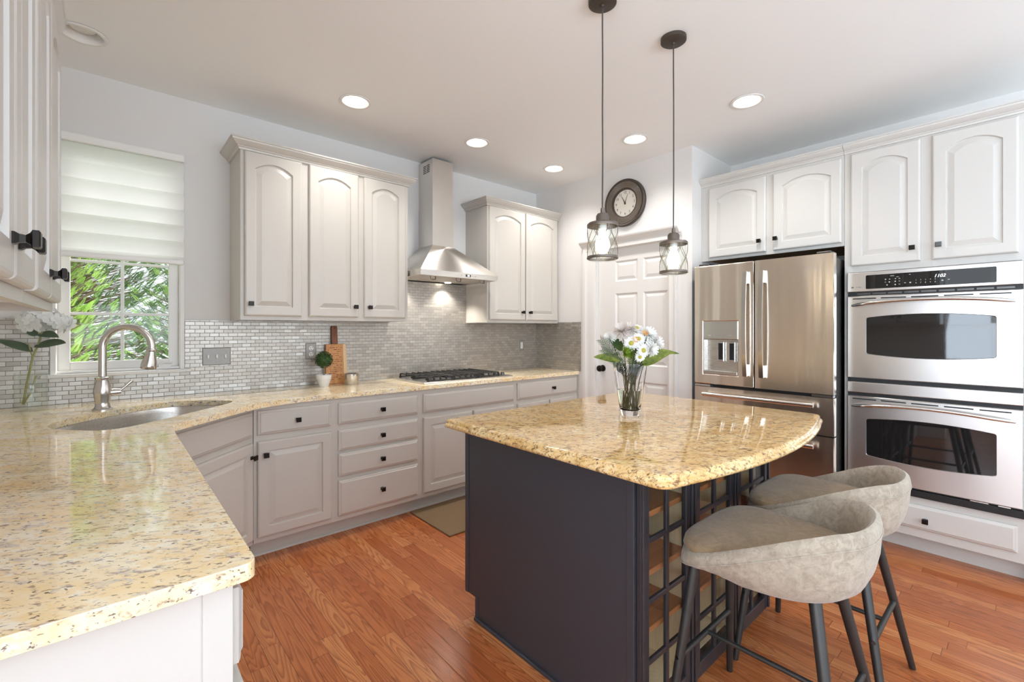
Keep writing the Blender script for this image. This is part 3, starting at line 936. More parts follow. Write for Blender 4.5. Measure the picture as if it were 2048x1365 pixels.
# local +x = toward the front of the sink (1,-1)/sqrt2
body = MB().lathe([(0.040, 0.0), (0.040, 0.006), (0.034, 0.010), (0.029, 0.020), (0.028, 0.040), (0.034, 0.075), (0.036, 0.095), (0.031, 0.125), (0.025, 0.150), (0.030, 0.155), (0.030, 0.163), (0.020, 0.168)], n=28)
obj('body', body, 'nickel', fa, smooth=45)
pts = [(0, 0, 0.160), (0, 0, 0.26), (0, 0, 0.315)]
ra = 0.101
for i in range(1, 17): 
    a = PI - (PI + R(8)) * i / 16
    pts.append((ra + ra * math.cos(a), 0, 0.315 + ra * math.sin(a)))
obj('spout', MB().tube(pts, 0.0165, 16), 'nickel', fa, smooth=45)
ex, ez = pts[-1][0], pts[-1][2]
hdm = Matrix.Translation((ex, 0, ez)) @ Matrix.Rotation(R(188), 4, 'Y')
hd = MB().lathe([(0.019, -0.004), (0.023, 0.0), (0.023, 0.008), (0.019, 0.012), (0.021, 0.030), (0.030, 0.060), (0.034, 0.085), (0.034, 0.098), (0.030, 0.103), (0.010, 0.104)], n=24).xf(hdm)
obj('spray_head', hd, 'nickel', fa, smooth=45)
obj('button', MB().box(-0.006, -0.008, 0.040, 0.006, 0.008, 0.072).xf(hdm @ Matrix.Translation((0.022, 0, 0)) ), 'darkgap', fa, bevel=0.003)
hm = Matrix.Rotation(R(22), 4, 'Z')
hl = MB().tube([(0.025, 0, 0.085), (0.045, 0, 0.085), (0.070, 0, 0.086)], [0.017, 0.019, 0.015], 14)
hl.tube([(0.062, 0, 0.088), (0.085, 0, 0.108), (0.110, 0, 0.135), (0.118, 0, 0.140)], [0.008, 0.006, 0.009, 0.005], 10)
obj('lever_handle', hl.xf(hm), 'nickel', fa, smooth=45)

# --- backsplash
TT = 0.008
tb = MB()
YT = YB - 0.0012
tb.box(XL + 0.001, YB - TT, 0.9145, -0.238, YT, 1.376).box(-0.238, YB - TT, 0.9145, 0.352, YT, 1.056).box(0.352, YB - TT, 0.9145, 1.708, YT, 1.373)
tb.box(1.708, YB - TT, 0.9145, 2.472, YT, 1.80).box(2.472, YB - TT, 0.9145, XD - 0.001, YT, 1.373)
o = obj('tile_backsplash', tb, 'tile_x')
tag(o, 'brushed metal brick mosaic backsplash along the back wall above the counter', 'backsplash')
o = obj('tile_backsplash', MB().box(XD - TT, 2.850, 0.9145, XD - 0.0012, YB - TT - 0.001, 1.384), 'tile_y')
tag(o, 'narrow return of metal brick mosaic on the wall left of the pantry door', 'backsplash')

# switch plates and outlets (face -Y)
def plate(x0, x1, z0, z1, name, label, cat):
    r = thing(name, label, cat, ((x0 + x1) / 2, YB - TT - 0.0005, (z0 + z1) / 2))
    w, h = (x1 - x0) / 2, (z1 - z0) / 2
    obj('plate', MB().loops([[(-w, 0, -h), (w, 0, -h), (w, 0, h), (-w, 0, h)], [(-w, -0.003, -h), (w, -0.003, -h), (w, -0.003, h), (-w, -0.003, h)], [(-w + 0.004, -0.006, -h + 0.004), (w - 0.004, -0.006, -h + 0.004), (w - 0.004, -0.006, h - 0.004), (-w + 0.004, -0.006, h - 0.004)]]), 'plate', r)
    return r
r = plate(0.441, 0.595, 1.088, 1.199, 'switch_plate', 'brushed steel switch plate with three white toggles right of the window', 'light switch')
for dx in (-0.047, 0, 0.047):
    obj('toggle', MB().box(dx - 0.005, -0.016, -0.012, dx + 0.005, -0.006, 0.012), 'white', r, bevel=0.002)
r = plate(1.060, 1.134, 1.100, 1.217, 'wall_outlet', 'steel wall outlet with two white sockets above the topiary', 'wall outlet')
for dz in (-0.021, 0.021):
    s_ = obj('socket', MB().lathe([(0.016, 0), (0.016, 0.0025)], n=20).xf(Matrix.Translation((0, -0.006, dz)) @ Matrix.Rotation(R(90), 4, 'X')), 'white', r)
    obj('slots', MB().box(-0.008, -0.0095, dz - 0.001, -0.005, -0.0084, dz + 0.009).box(0.005, -0.0095, dz - 0.001, 0.008, -0.0084, dz + 0.009).box(-0.003, -0.0095, dz - 0.011, 0.003, -0.0084, dz - 0.006), 'darkgap', s_)
r = plate(3.122, 3.204, 1.094, 1.208, 'switch_plate', 'steel plate with one white rocker switch right of the cooktop', 'light switch')
obj('rocker', MB().box(-0.016, -0.009, -0.033, 0.016, -0.006, 0.033), 'white', r, bevel=0.002)

# ------------------------------------------------------------------ range hood
hx0, hx1, hy0 = 1.716, 2.452, 2.962
hc = (hx0 + hx1) / 2
rh = thing('range_hood', 'stainless chimney range hood above the cooktop', 'range hood', (hc, YB, 1.718))
hw = (hx1 - hx0) / 2; hdp = YB - hy0
def rect(x, yf, z, yb=-TT - 0.001): return [(-x, yf, z), (x, yf, z), (x, yb, z), (-x, yb, z)]
cyf = 3.234 - YB
obj('canopy', MB().loops([rect(0.102, cyf, 0.288), rect(hw, -hdp, 0.044), rect(hw, -hdp, 0.002), rect(hw - 0.016, -hdp + 0.016, 0.002), rect(hw - 0.016, -hdp + 0.016, 0.012)], True, False), 'steel_hood', rh)
ch = obj('chimney', MB().loops([rect(0.101, cyf, 0.286, -0.001), rect(0.101, cyf, 0.60, -0.001), rect(0.098, cyf + 0.003, 0.602, -0.001), rect(0.098, cyf + 0.003, 1.0, -0.001)]), 'steel_hood', rh)
vn = MB()
for i in range(5):
    for j in range(2):
        vn.box(-0.0995, -0.175 + j * 0.055, 0.90 + i * 0.014, -0.0975, -0.130 + j * 0.055, 0.906 + i * 0.014)
obj('vent_slots', vn, 'darkgap', rh)
obj('underside', MB().box(-hw + 0.017, -hdp + 0.017, 0.009, hw - 0.017, -TT - 0.002, 0.016), 'underside_lit', rh)
for i, x in enumerate((-0.235, 0.0, 0.235)):
    ft = obj('filter', MB().box(x - 0.112, -hdp + 0.03, 0.003, x + 0.112, -0.14, 0.0095), 'underside_lit', rh, bevel=0.002)
    obj('handle', MB().tube([(x - 0.022, -hdp + 0.05, 0.004), (x - 0.020, -hdp + 0.045, -0.022), (x + 0.020, -hdp + 0.045, -0.022), (x + 0.022, -hdp + 0.05, 0.004)], 0.0032, 8), 'steel_dark', ft, smooth=40)
for x in (-0.30, 0.14):
    obj('lamp', MB().lathe([(0.026, 0.0), (0.026, 0.008)], x, -0.085, 20), 'can', rh)
    l = bpy.data.lights.new('hood_lamp', 'SPOT')
    l.energy = 14; l.spot_size = R(115); l.spot_blend = 0.6; l.shadow_soft_size = 0.02; l.color = (1, 0.95, 0.87)
    lo_ = bpy.data.objects.new('hood_lamp', l)
    lo_.location = (hc + x, YB - 0.085, 1.708); lo_.rotation_euler = (0, 0, 0)
    COL.objects.link(lo_)
pn = MB().box(0.035, -hdp - 0.0015, 0.014, 0.085, -hdp + 0.002, 0.032)
obj('control_display', pn, 'blackglass', rh)
bt = MB()
for x in (-0.03, -0.010, 0.108, 0.130):
    bt.join(MB().lathe([(0.005, 0), (0.005, 0.002)], n=12), Matrix.Translation((x, -hdp, 0.023)) @ Matrix.Rotation(R(90), 4, 'X'))
obj('control_buttons', bt, 'steel_smooth', rh)
obj('display_glow', MB().box(0.052, -hdp - 0.0022, 0.018, 0.072, -hdp - 0.0014, 0.028), 'display', rh)

# ------------------------------------------------------------------ gas cooktop
kx0, kx1, ky0, ky1 = 1.716, 2.575, 2.912, 3.405
ck = thing('gas_cooktop', 'stainless gas cooktop with black cast iron grates set in the counter', 'cooktop', ((kx0 + kx1) / 2, (ky0 + ky1) / 2, 0.914))
kw, kd = (kx1 - kx0) / 2, (ky1 - ky0) / 2
obj('tray', MB().loops([[(-kw, -kd, 0), (kw, -kd, 0), (kw, kd, 0), (-kw, kd, 0)], [(-kw, -kd, 0.010), (kw, -kd, 0.010), (kw, kd, 0.010), (-kw, kd, 0.010)], [(-kw + 0.008, -kd + 0.008, 0.013), (kw - 0.008, -kd + 0.008, 0.013), (kw - 0.008, kd - 0.008, 0.013), (-kw + 0.008, kd - 0.008, 0.013)]]), 'steel', ck)
for gi in range(3):
    gx = -kw + 0.045 + gi * 0.232
    gw = 0.228
    g = MB()
    b_ = 0.006
    y0g, y1g = -kd + 0.035, kd - 0.03
    zt, zb = 0.048, 0.040
    for y in (y0g, (y0g + y1g) / 2, y1g): g.box(gx, y - b_, 0.016, gx + gw, y + b_, 0.026)
    for k in range(5):
        x = gx + 0.008 + k * (gw - 0.016) / 4
        g.box(x - b_, y0g, zb, x + b_, y1g, zt)
        for y in (y0g, y1g): g.box(x - b_, y - b_, 0.016, x + b_, y + b_, zb)
    g.box(gx, (y0g + y1g) / 2 - b_, zb, gx + gw, (y0g + y1g) / 2 + b_, zt)
    for x in (gx + 0.008, gx + gw - 0.008):
        for y in (y0g, y1g): g.box(x - 0.008, y - 0.008, 0.0125, x + 0.008, y + 0.008, 0.02)
    obj('grate', g, 'castiron', ck, bevel=0.002, seg=1)
for (x, y, rr) in ((-0.29, -0.10, 0.038), (-0.29, 0.11, 0.045), (-0.06, 0.0, 0.055), (0.17, -0.10, 0.040), (0.17, 0.11, 0.038)):
    bnr = obj('burner', MB().lathe([(rr, 0.013), (rr, 0.022), (rr * 0.8, 0.026), (rr * 0.8, 0.032), (0.002, 0.034)], x, y, 22), 'castiron', ck, smooth=40)
for k in range(5):
    obj('control_knob', MB().lathe([(0.018, 0.013), (0.018, 0.020), (0.015, 0.034), (0.012, 0.036)], kw - 0.055, -0.17 + k * 0.085, 18), 'steel_dark', ck, smooth=40)

# ------------------------------------------------------------------ fridge wall (faces -X), local x runs toward -Y
XC = 3.54
def lx(y): return YS - y
fc = thing('wall_cabinet', 'white two door cabinet above the refrigerator', 'wall cabinet', (XC, YS, 1.852), R(-90))
dpt = XF - XC
w = lx(0.797)
obj('carcass', MB().box(0.001, 0, 0, w, 0.019, 0.590).box(0.001, 0.019, 0, 0.019, dpt, 0.590).box(w - 0.018, 0.019, 0, w, dpt, 0.590).box(0.019, 0.019, 0.572, w - 0.018, dpt, 0.590), 'cabwhite', fc)
obj('bottom_panel', MB().box(0.019, 0.019, 0.010, w - 0.018, dpt, 0.022), 'cabin', fc)
front('door', fc, lx(1.674), lx(1.260), 0.021, 0.563, (lx(1.298), 0.099), 'cabwhite', 0.042)
front('door', fc, lx(1.212), lx(0.809), 0.021, 0.563, (lx(1.190), 0.101), 'cabwhite', 0.042)
crown(fc, [(0.001, 0), (w, 0)], 0.582, 'cabwhite', 0.92)

oc = thing('oven_cabinet', 'tall white cabinet built around the double wall oven', 'oven cabinet', (XC, 0.795, 0), R(-90))
lo2 = lambda y: 0.795 - y
w = lo2(-0.012)
a0, a1 = lo2(0.768), lo2(0.036)
mb = MB().box(0, 0, 0.105, a0, 0.019, 2.442).box(a1, 0, 0.105, w, 0.019, 2.442).box(a0, 0, 0.105, a1, 0.019, 0.338).box(a0, 0, 1.676, a1, 0.019, 2.442)
mb.box(0, 0.019, 0.0, 0.018, dpt, 2.442).box(w - 0.018, 0.019, 0.0, w, dpt, 2.442).box(0.018, 0.019, 2.424, w - 0.018, dpt, 2.442)
obj('carcass', mb, 'cabwhite', oc)
obj('shelf', MB().box(0.018, 0.019, 0.322, w - 0.018, dpt, 0.336), 'cabwhite', oc)
obj('toe_kick', MB().box(0.0, 0.085, 0, w, 0.10, 0.12), 'cabwhite', oc)
front('door', oc, lo2(0.760), lo2(0.428), 1.715, 2.422, (lo2(0.462), 1.792), 'cabwhite', 0.042)
front('door', oc, lo2(0.378), lo2(0.046), 1.715, 2.422, (lo2(0.349), 1.795), 'cabwhite', 0.042, kmat='steel_dark')
front('slab', oc, lo2(0.758), lo2(0.050), 0.157, 0.296, (lo2(0.405), 0.217), 'cabwhite')
crown(oc, [(0, 0), (w, 0), (w, dpt)], 2.434, 'cabwhite', 0.92)

# double oven
XO = 3.505
ov = thing('double_wall_oven', 'stainless double wall oven with a lit clock display', 'oven', (XO, 0.774, 0.0), R(-90))
lo3 = lambda y: 0.774 - y
ow = lo3(0.030)
# body inside the cabinet
obj('body', MB().box(0.012, 0.030, 0.345, ow - 0.012, 0.50, 1.668).box(0.0, 0.020, 0.384, ow, 0.034, 1.668), 'darkgap', ov)
def rrect(x0, x1, z0, z1, y, r=0.012, n=4, bow0=0.0, bow1=0.0):
    pts = []
    for (cx, cz, a) in ((x1 - r, z0 + r, -90), (x1 - r, z1 - r, 0), (x0 + r, z1 - r, 90), (x0 + r, z0 + r, 180)):
        for i in range(n + 1):
            t = R(a + 90 * i / n)
            pts.append([cx + r * math.cos(t), y, cz + r * math.sin(t)])
    # insert bowed top / bottom
    out_ = []
    k = n + 1
    for i, p in enumerate(pts):
        out_.append(p)
        if i == 2 * k - 1 - k:   # after lower right corner (right side) nothing
            pass
    res = pts[0:k] + pts[k:2 * k]
    top = []
    for i in range(1, 12):
        t = i / 12
        top.append([x1 - r + (x0 + r - x1 + r) * t, y, z1 + bow1 * (1 - (2 * t - 1) ** 2)])
    res += top + pts[2 * k:3 * k] + pts[3 * k:4 * k]
    bot = []
    for i in range(1, 12):
        t = i / 12
        bot.append([x0 + r + (x1 - r - x0 - r) * t, y, z0 - bow0 * (1 - (2 * t - 1) ** 2)])
    res += bot
    return [tuple(p) for p in res]
cp = obj('control_panel', MB().box(0, 0.0, 1.549, ow, 0.03, 1.671), 'steel_y', ov, bevel=0.004)
obj('control_glass', MB().loops([rrect(lo3(0.679), lo3(0.124), 1.565, 1.649, 0.002, 0.006), rrect(lo3(0.679), lo3(0.124), 1.565, 1.649, -0.002, 0.006)]), 'blackglass', cp)
TM = lambda x, z, y=-0.0022: Matrix.Translation((x, y, z)) @ Matrix.Rotation(R(90), 4, 'X')
text('display_digits', '1102', 0.024, 'display', cp, TM(lo3(0.345), 1.619), 0.3)
keys = MB()
rk = random.Random(3)
kx = lambda px: lo3(0.679) + (px - 1731.2) / (1993.6 - 1731.2) * 0.555
def key(px, zc, wpx, hh): keys.box(kx(px) - wpx * 0.00106, -0.0024, zc - hh, kx(px) + wpx * 0.00106, -0.0019, zc + hh)
for px, zc, wpx, hh in ((1791, 1.636, 8, 0.0016), (1803, 1.628, 5, 0.0012), (1829, 1.637, 3.5, 0.0012), (1776.5, 1.617, 2.5, 0.003), (1785.5, 1.617, 3, 0.002), (1776, 1.601, 3, 0.0012), (1785, 1.600, 3, 0.003),
                        (1798.5, 1.618, 3, 0.002), (1807, 1.618, 3.5, 0.0015), (1798, 1.602, 3, 0.003), (1807, 1.602, 3, 0.0015), (1780, 1.583, 2.4, 0.003), (1798, 1.583, 3, 0.003), (1807, 1.584, 3.2, 0.0015),
                        (1819, 1.590, 3.4, 0.0018), (1830, 1.590, 3.6, 0.003), (1895, 1.592, 4, 0.003), (1907, 1.595, 4, 0.0015)):
    key(px, zc, wpx, hh)
obj('key_legends', keys, 'print', cp)
for i, ch_ in enumerate('12345'): text('key_digit', ch_, 0.010, 'print', cp, TM(kx(1842 + i * 9.7), 1.602))
for i, ch_ in enumerate('67890'): text('key_digit', ch_, 0.010, 'print', cp, TM(kx(1842 + i * 9.7), 1.586))
text('maker_mark', 'Profile', 0.010, 'steel_dark', cp, TM(lo3(0.728), 1.578, -0.0006), align='LEFT')
obj('maker_square', MB().box(lo3(0.752), -0.0006, 1.574, lo3(0.740), 0.001, 1.582), 'steel_dark', cp)
# vent gap louvre
lv = MB()
for i in range(9): lv.box(0.05 + i * 0.075, 0.010, 1.531, 0.115 + i * 0.075, 0.02, 1.541)
obj('vent_louvre', lv, 'steel_dark', ov)

def oven_door(z0, z1, wz0, wz1, hz):
    d = MB()
    x0, x1 = lo3(0.679), lo3(0.124)
    # front skin with bowed window opening
    def outer(y, ins=0.0):
        inner = rrect(x0, x1, wz0, wz1, y, 0.012, 4, 0.018, 0.018)
        cx, cz = (x0 + x1) / 2, (z0 + z1) / 2
        o_ = []
        for p in inner:
            dx, dz = p[0] - cx, p[2] - (wz0 + wz1) / 2
            # project on the outer rectangle
            zc = (wz0 + wz1) / 2
            sx = ((ow - ins - cx) if dx > 0 else (cx - ins)) / max(abs(dx), 1e-6)
            sz = ((z1 - ins - zc) if dz > 0 else (zc - z0 - ins)) / max(abs(dz), 1e-6)
            k = min(sx, sz)
            o_.append([cx + dx * k, y, zc + dz * k])
        # snap nearest points to the corners
        for (ax, az) in ((ins, z0 + ins), (ow - ins, z0 + ins), (ow - ins, z1 - ins), (ins, z1 - ins)):
            i = min(range(len(o_)), key=lambda q: (o_[q][0] - ax) ** 2 + (o_[q][2] - az) ** 2)
            o_[i] = [ax, y, az]
        return [tuple(p) for p in o_]
    inn = lambda y, dd=0.0: rrect(x0 + dd, x1 - dd, wz0 + dd, wz1 - dd, y, 0.012, 4, 0.018, 0.018)
    d.loops([outer(0.024), outer(0.004), outer(0.0, 0.004), inn(0.0), inn(0.004, 0.002), inn(0.012, 0.002)], True, False)
    dr = obj('oven_door', d, 'steel_y', ov, smooth=25)
    obj('window', MB().loops([inn(0.0045, 0.0015), inn(0.010, 0.0015)]), 'ovenglass', dr)
    sl_ = MB()
    for i in range(5):
        a = 0.028 + i * 0.1395
        sl_.loops([rrect(a, a + 0.118, z1 - 0.021, z1 - 0.014, 0.001, 0.003, 3), rrect(a, a + 0.118, z1 - 0.021, z1 - 0.014, -0.0006, 0.003, 3)])
    obj('vent_slot', sl_, 'darkgap', dr)
    pts = []
    for i in range(25):
        t = i / 24
        bow = 1 - (2 * t - 1) ** 2
        pts.append((0.028 + t * (ow - 0.056), -0.012 - 0.040 * min(1, bow * 2.2), hz + 0.026 * bow))
    hb = MB().tube(pts, [0.010 if 0 < i < 24 else 0.007 for i in range(25)], 14)
    hb.tube([(0.040, -0.018, hz + 0.002), (0.040, 0.004, hz + 0.002)], 0.008, 10).tube([(ow - 0.040, -0.018, hz + 0.002), (ow - 0.040, 0.004, hz + 0.002)], 0.008, 10)
    obj('handle', hb, 'steel_smooth', dr, smooth=45)
    return dr
oven_door(1.014, 1.524, 1.164, 1.390, 1.464)
oven_door(0.392, 0.902, 0.540, 0.766, 0.840)
obj('trim_band', MB().box(0, -0.001, 0.924, ow, 0.03, 0.990), 'steel_y', ov, bevel=0.004)
obj('base_strip', MB().box(-0.004, 0.014, 0.341, ow + 0.004, 0.034, 0.381), 'darkgap', ov, bevel=0.002)
hg = MB().box(0.55, 0.008, 0.384, 0.62, 0.020, 0.389).box(0.655, 0.008, 0.384, 0.70, 0.02, 0.389)
obj('hinge_plate', hg, 'steel_smooth', ov)

# refrigerator
XR = 3.33
fr = thing('refrigerator', 'stainless french door refrigerator with water dispenser and two lower drawers', 'refrigerator', (XR, 1.692, 0.0), R(-90))
lr = lambda y: 1.692 - y
fw = lr(0.803)
obj('body', MB().box(0.006, 0.078, 0.03, fw - 0.006, 0.735, 1.765), 'steel_dark', fr)
obj('feet', MB().box(0.03, 0.10, 0.0, 0.09, 0.16, 0.03).box(fw - 0.09, 0.10, 0.0, fw - 0.03, 0.16, 0.03).box(0.03, 0.62, 0.0, 0.09, 0.68, 0.03).box(fw - 0.09, 0.62, 0.0, fw - 0.03, 0.68, 0.03), 'darkgap', fr)
obj('hinge_cover', MB().box(0.02, 0.03, 1.786, 0.10, 0.14, 1.806).box(fw - 0.10, 0.03, 1.786, fw - 0.02, 0.14, 1.806).box(0.02, 0.079, 1.765, 0.10, 0.14, 1.79).box(fw - 0.10, 0.079, 1.765, fw - 0.02, 0.14, 1.79), 'steel_dark', fr, bevel=0.004)
obj('gasket', MB().box(0.012, 0.060, 0.10, fw - 0.012, 0.079, 1.76), 'darkgap', fr)
gp = lr(1.265)
def bowed(x0, x1, z0, z1, y, d, bulge=0.0, n=10, hole=None):
    lo_, = ([],)
    front_ = [(x0 + (x1 - x0) * i / n, y - bulge * (1 - (2 * i / n - 1) ** 2)) for i in range(n + 1)]
    r_ = 0.008
    front_[0] = (x0, y + r_); front_.insert(1, (x0 + r_ * 0.3, y + r_ * 0.3)); front_[-1] = (x1, y + r_); front_.insert(-1, (x1 - r_ * 0.3, y + r_ * 0.3))
    poly = front_ + [(x1, y + d), (x0, y + d)]
    return MB().prism(poly, z0, z1)
# left door with dispenser recess: built of bands around the hole
dx0, dx1, dz0, dz1 = lr(1.623), lr(1.373), 0.986, 1.374
ld = MB().box(0, 0, 0.912, dx0, 0.058, 1.788).box(dx1, 0, 0.912, gp - 0.003, 0.058, 1.788).box(dx0, 0, 0.912, dx1, 0.058, dz0).box(dx0, 0, dz1, dx1, 0.058, 1.788).box(dx0, 0.05, dz0, dx1, 0.058, dz1)
# single welded front to avoid seams
bmx = MB()
P0 = [(0, 0.912), (gp - 0.003, 0.912), (gp - 0.003, 1.788), (0, 1.788)]
H0 = [(dx0, dz0), (dx1, dz0), (dx1, dz1), (dx0, dz1)]
fl = fill_poly(P0, [H0], 0.0, 0.058)
fl.v = [(x, z, y) for x, y, z in fl.v]
fdl = obj('door', fl, 'steel_z', fr, bevel=0.006)
dp = thing_part = obj('dispenser', MB().loops([
    [(dx0, 0.001, dz0), (dx1, 0.001, dz0), (dx1, 0.001, 1.245), (dx0, 0.001, 1.245)],
    [(dx0 + 0.004, 0.001, dz0 + 0.004), (dx1 - 0.004, 0.001, dz0 + 0.004), (dx1 - 0.004, 0.001, 1.245), (dx0 + 0.004, 0.001, 1.245)],
    [(dx0 + 0.012, 0.048, dz0 + 0.028), (dx1 - 0.012, 0.048, dz0 + 0.028), (dx1 - 0.012, 0.048, 1.238), (dx0 + 0.012, 0.048, 1.238)]], False, True), 'steel', fdl)
obj('dispenser_screen', MB().box(dx0, -0.001, 1.245, dx1, 0.02, dz1), 'steel_smooth', fdl, bevel=0.002)
obj('dispenser_legends', MB().box(dx0 + 0.035, -0.0016, 1.272, dx0 + 0.06, -0.0008, 1.275).box(dx1 - 0.065, -0.0016, 1.272, dx1 - 0.035, -0.0008, 1.275).box(dx0 + 0.04, -0.0016, 1.266, dx0 + 0.055, -0.0008, 1.269), 'print', fdl)
obj('drip_tray', MB().box(dx0 + 0.004, -0.002, dz0 + 0.002, dx1 - 0.004, 0.046, dz0 + 0.028), 'steel', fdl, bevel=0.003)
for xx in (dx0 + 0.118, dx0 + 0.198):
    pd = obj('paddle', MB().box(xx - 0.022, 0.026, 1.080, xx + 0.022, 0.040, 1.225), 'steel_smooth', fdl, bevel=0.003)
    obj('paddle_pad', MB().box(xx - 0.015, 0.022, 1.095, xx + 0.015, 0.030, 1.215), 'darkgap', pd)
fdr = obj('door', bowed(gp + 0.003, fw, 0.912, 1.788, 0.0, 0.058), 'steel_z', fr, smooth=40)
text('badge', 'Whirlpool', 0.022, 'steel_smooth', fdr, TM(lr(0.925), 1.706, -0.0006))
obj('dent', MB().lathe([(0.006, 0), (0.005, 0.0008)], n=12).xf(Matrix.Translation((lr(1.085), 0.0002, 1.13)) @ Matrix.Rotation(R(90), 4, 'X')), 'steel_smooth', fdr)
fz = obj('freezer_drawer', bowed(0, fw, 0.655, 0.890, 0.0, 0.058), 'steel_z', fr, smooth=40)
fz2 = obj('freezer_drawer', bowed(0, fw, 0.105, 0.647, 0.0, 0.058), 'steel_z', fr, smooth=40)
obj('kick_plate', MB().box(0.01, 0.03, 0.03, fw - 0.01, 0.078, 0.100), 'darkgap', fr)
obj('hinge_strip', MB().box(0.004, 0.004, 0.893, 0.12, 0.05, 0.908).box(fw - 0.12, 0.004, 0.893, fw - 0.004, 0.05, 0.908), 'steel_smooth', fr)
def vhandle(par, x, z0, z1):
    mb = MB()
    loops = []
    n = 20
    for i in range(n + 1):
        t = i / n
        z = z0 + (z1 - z0) * t
        y = -0.040 - 0.022 * (1 - (2 * t - 1) ** 2)
        loops.append([(x - 0.014, y, z), (x + 0.014, y, z), (x + 0.012, y + 0.012, z), (x - 0.012, y + 0.012, z)])
    mb.loops(loops)
    for za, zb in ((z0, z0 + 0.085), (z1 - 0.085, z1)):
        mb.loops([[(x - 0.011, -0.034, zq), (x + 0.011, -0.034, zq), (x + 0.012, 0.001, zr), (x - 0.012, 0.001, zr)] for zq, zr in ((za, za + 0.004), (zb, zb - 0.004))])
    obj('handle', mb, 'steel_smooth', par, smooth=30)
vhandle(fdl, lr(1.312), 0.990, 1.716)
vhandle(fdr, lr(1.206), 0.988, 1.715)
def hhandle(par, x0, x1, z):
    mb = MB().tube([(x0, -0.045, z), ((x0 + x1) / 2, -0.056, z), (x1, -0.045, z)], 0.015, 14)
    for x in (x0 + 0.02, x1 - 0.02): mb.tube([(x, -0.042, z), (x, 0.001, z)], 0.010, 10)
    obj('handle', mb, 'steel_smooth', par, smooth=40)
hhandle(fz, lr(1.605), lr(0.900), 0.842)
hhandle(fz2, lr(1.605), lr(0.900), 0.585)

# ------------------------------------------------------------------ island
IX0, IX1, IY0, IY1 = 1.25, 2.31, 0.833, 1.745
isl = thing('kitchen_island', 'dark charcoal kitchen island with a glass door front facing the stools', 'kitchen island', (IX0, IY0, 0))
L = lambda x, y: (x - IX0, y - IY0)
iw, idp = IX1 - IX0, IY1 - IY0
H = 0.876
# left side panel with toe notch at the far end
obj('side_panel', MB().prism([(0, 0)] and [(0.0, 0.0), (0.018, 0.0), (0.018, idp), (0.0, idp)], 0.100, H).prism([(0, 0), (0.018, 0), (0.018, idp - 0.075), (0, idp - 0.075)], 0, 0.100), 'navy', isl)
obj('side_trim', MB().box(-0.004, idp - 0.022, 0.100, 0.0, idp + 0.002, H).box(-0.004, idp - 0.093, 0.0, 0.0, idp - 0.075, 0.104).box(-0.004, 0.0, 0.0, 0.0, 0.028, H).box(-0.012, -0.004, 0.0, 0.0, idp - 0.075, 0.014), 'navy', isl, bevel=0.002)
obj('side_panel', MB().box(iw - 0.018, 0, 0.0, iw, idp, H), 'navy', isl)
obj('back_panel', MB().box(0.018, idp - 0.020, 0.100, iw - 0.018, idp, H).box(0.018, idp - 0.075, 0, iw - 0.018, idp - 0.06, 0.1), 'navy', isl)
obj('deck', MB().box(0.018, 0.0, 0.0, iw - 0.018, 0.45, 0.075).box(0.018, 0.0, H - 0.022, iw - 0.018, idp - 0.02, H), 'navy2', isl)
bays = [(0.0, 0.340), (0.340, 0.700), (0.700, iw)]
for xb in (0.340, 0.700):
    obj('partition', MB().box(xb - 0.009, 0.004, 0.075, xb + 0.009, 0.40, H - 0.022), 'cream', isl)
obj('liner', MB().box(0.018, 0.402, 0.075, iw - 0.018, 0.412, H - 0.022).box(0.0185, 0.03, 0.075, 0.022, 0.402, H - 0.022).box(iw - 0.022, 0.03, 0.075, iw - 0.0185, 0.402, H - 0.022).box(0.018, 0.02, 0.0755, iw - 0.018, 0.402, 0.079), 'cream', isl)
for (a, b_) in bays:
    for z in (0.31, 0.50, 0.695):
        obj('shelf', MB().box(a + (0.0095 if a > 0 else 0.0225), 0.006, z, b_ - 0.0095 if b_ < iw else b_ - 0.0225, 0.400, z + 0.019), 'shelf', isl)
# hinge pegs
for (a, b_) in bays:
    w_ = b_ - a
    dr = MB()
    g = 0.006
    x0, x1 = a + g, b_ - g
    sw = 0.045
    z0, z1 = 0.030, H - 0.004
    yy0, yy1 = -0.022, -0.002
    dr.box(x0, yy0, z0, x0 + sw, yy1, z1).box(x1 - sw, yy0, z0, x1, yy1, z1).box(x0 + sw, yy0, z0, x1 - sw, yy1, z0 + 0.055).box(x0 + sw, yy0, z1 - 0.045, x1 - sw, yy1, z1)
    mx_ = (x0 + x1) / 2
    dr.box(mx_ - 0.009, yy0 + 0.003, z0 + 0.05, mx_ + 0.009, yy1 - 0.003, z1 - 0.04)
    for z in (0.240, 0.436, 0.634): dr.box(x0 + sw, yy0 + 0.004, z - 0.009, x1 - sw, yy1 - 0.004, z + 0.009)
    # raised bead on outer edges
    dr.box(x0, yy0 - 0.006, z0, x0 + 0.014, yy0, z1).box(x1 - 0.014, yy0 - 0.006, z0, x1, yy0, z1)
    do = obj('door', dr, 'navy2', isl, bevel=0.003)
    obj('pane', MB().box(x0 + sw - 0.004, -0.013, z0 + 0.05, x1 - sw + 0.004, -0.010, z1 - 0.04), 'pane', do)

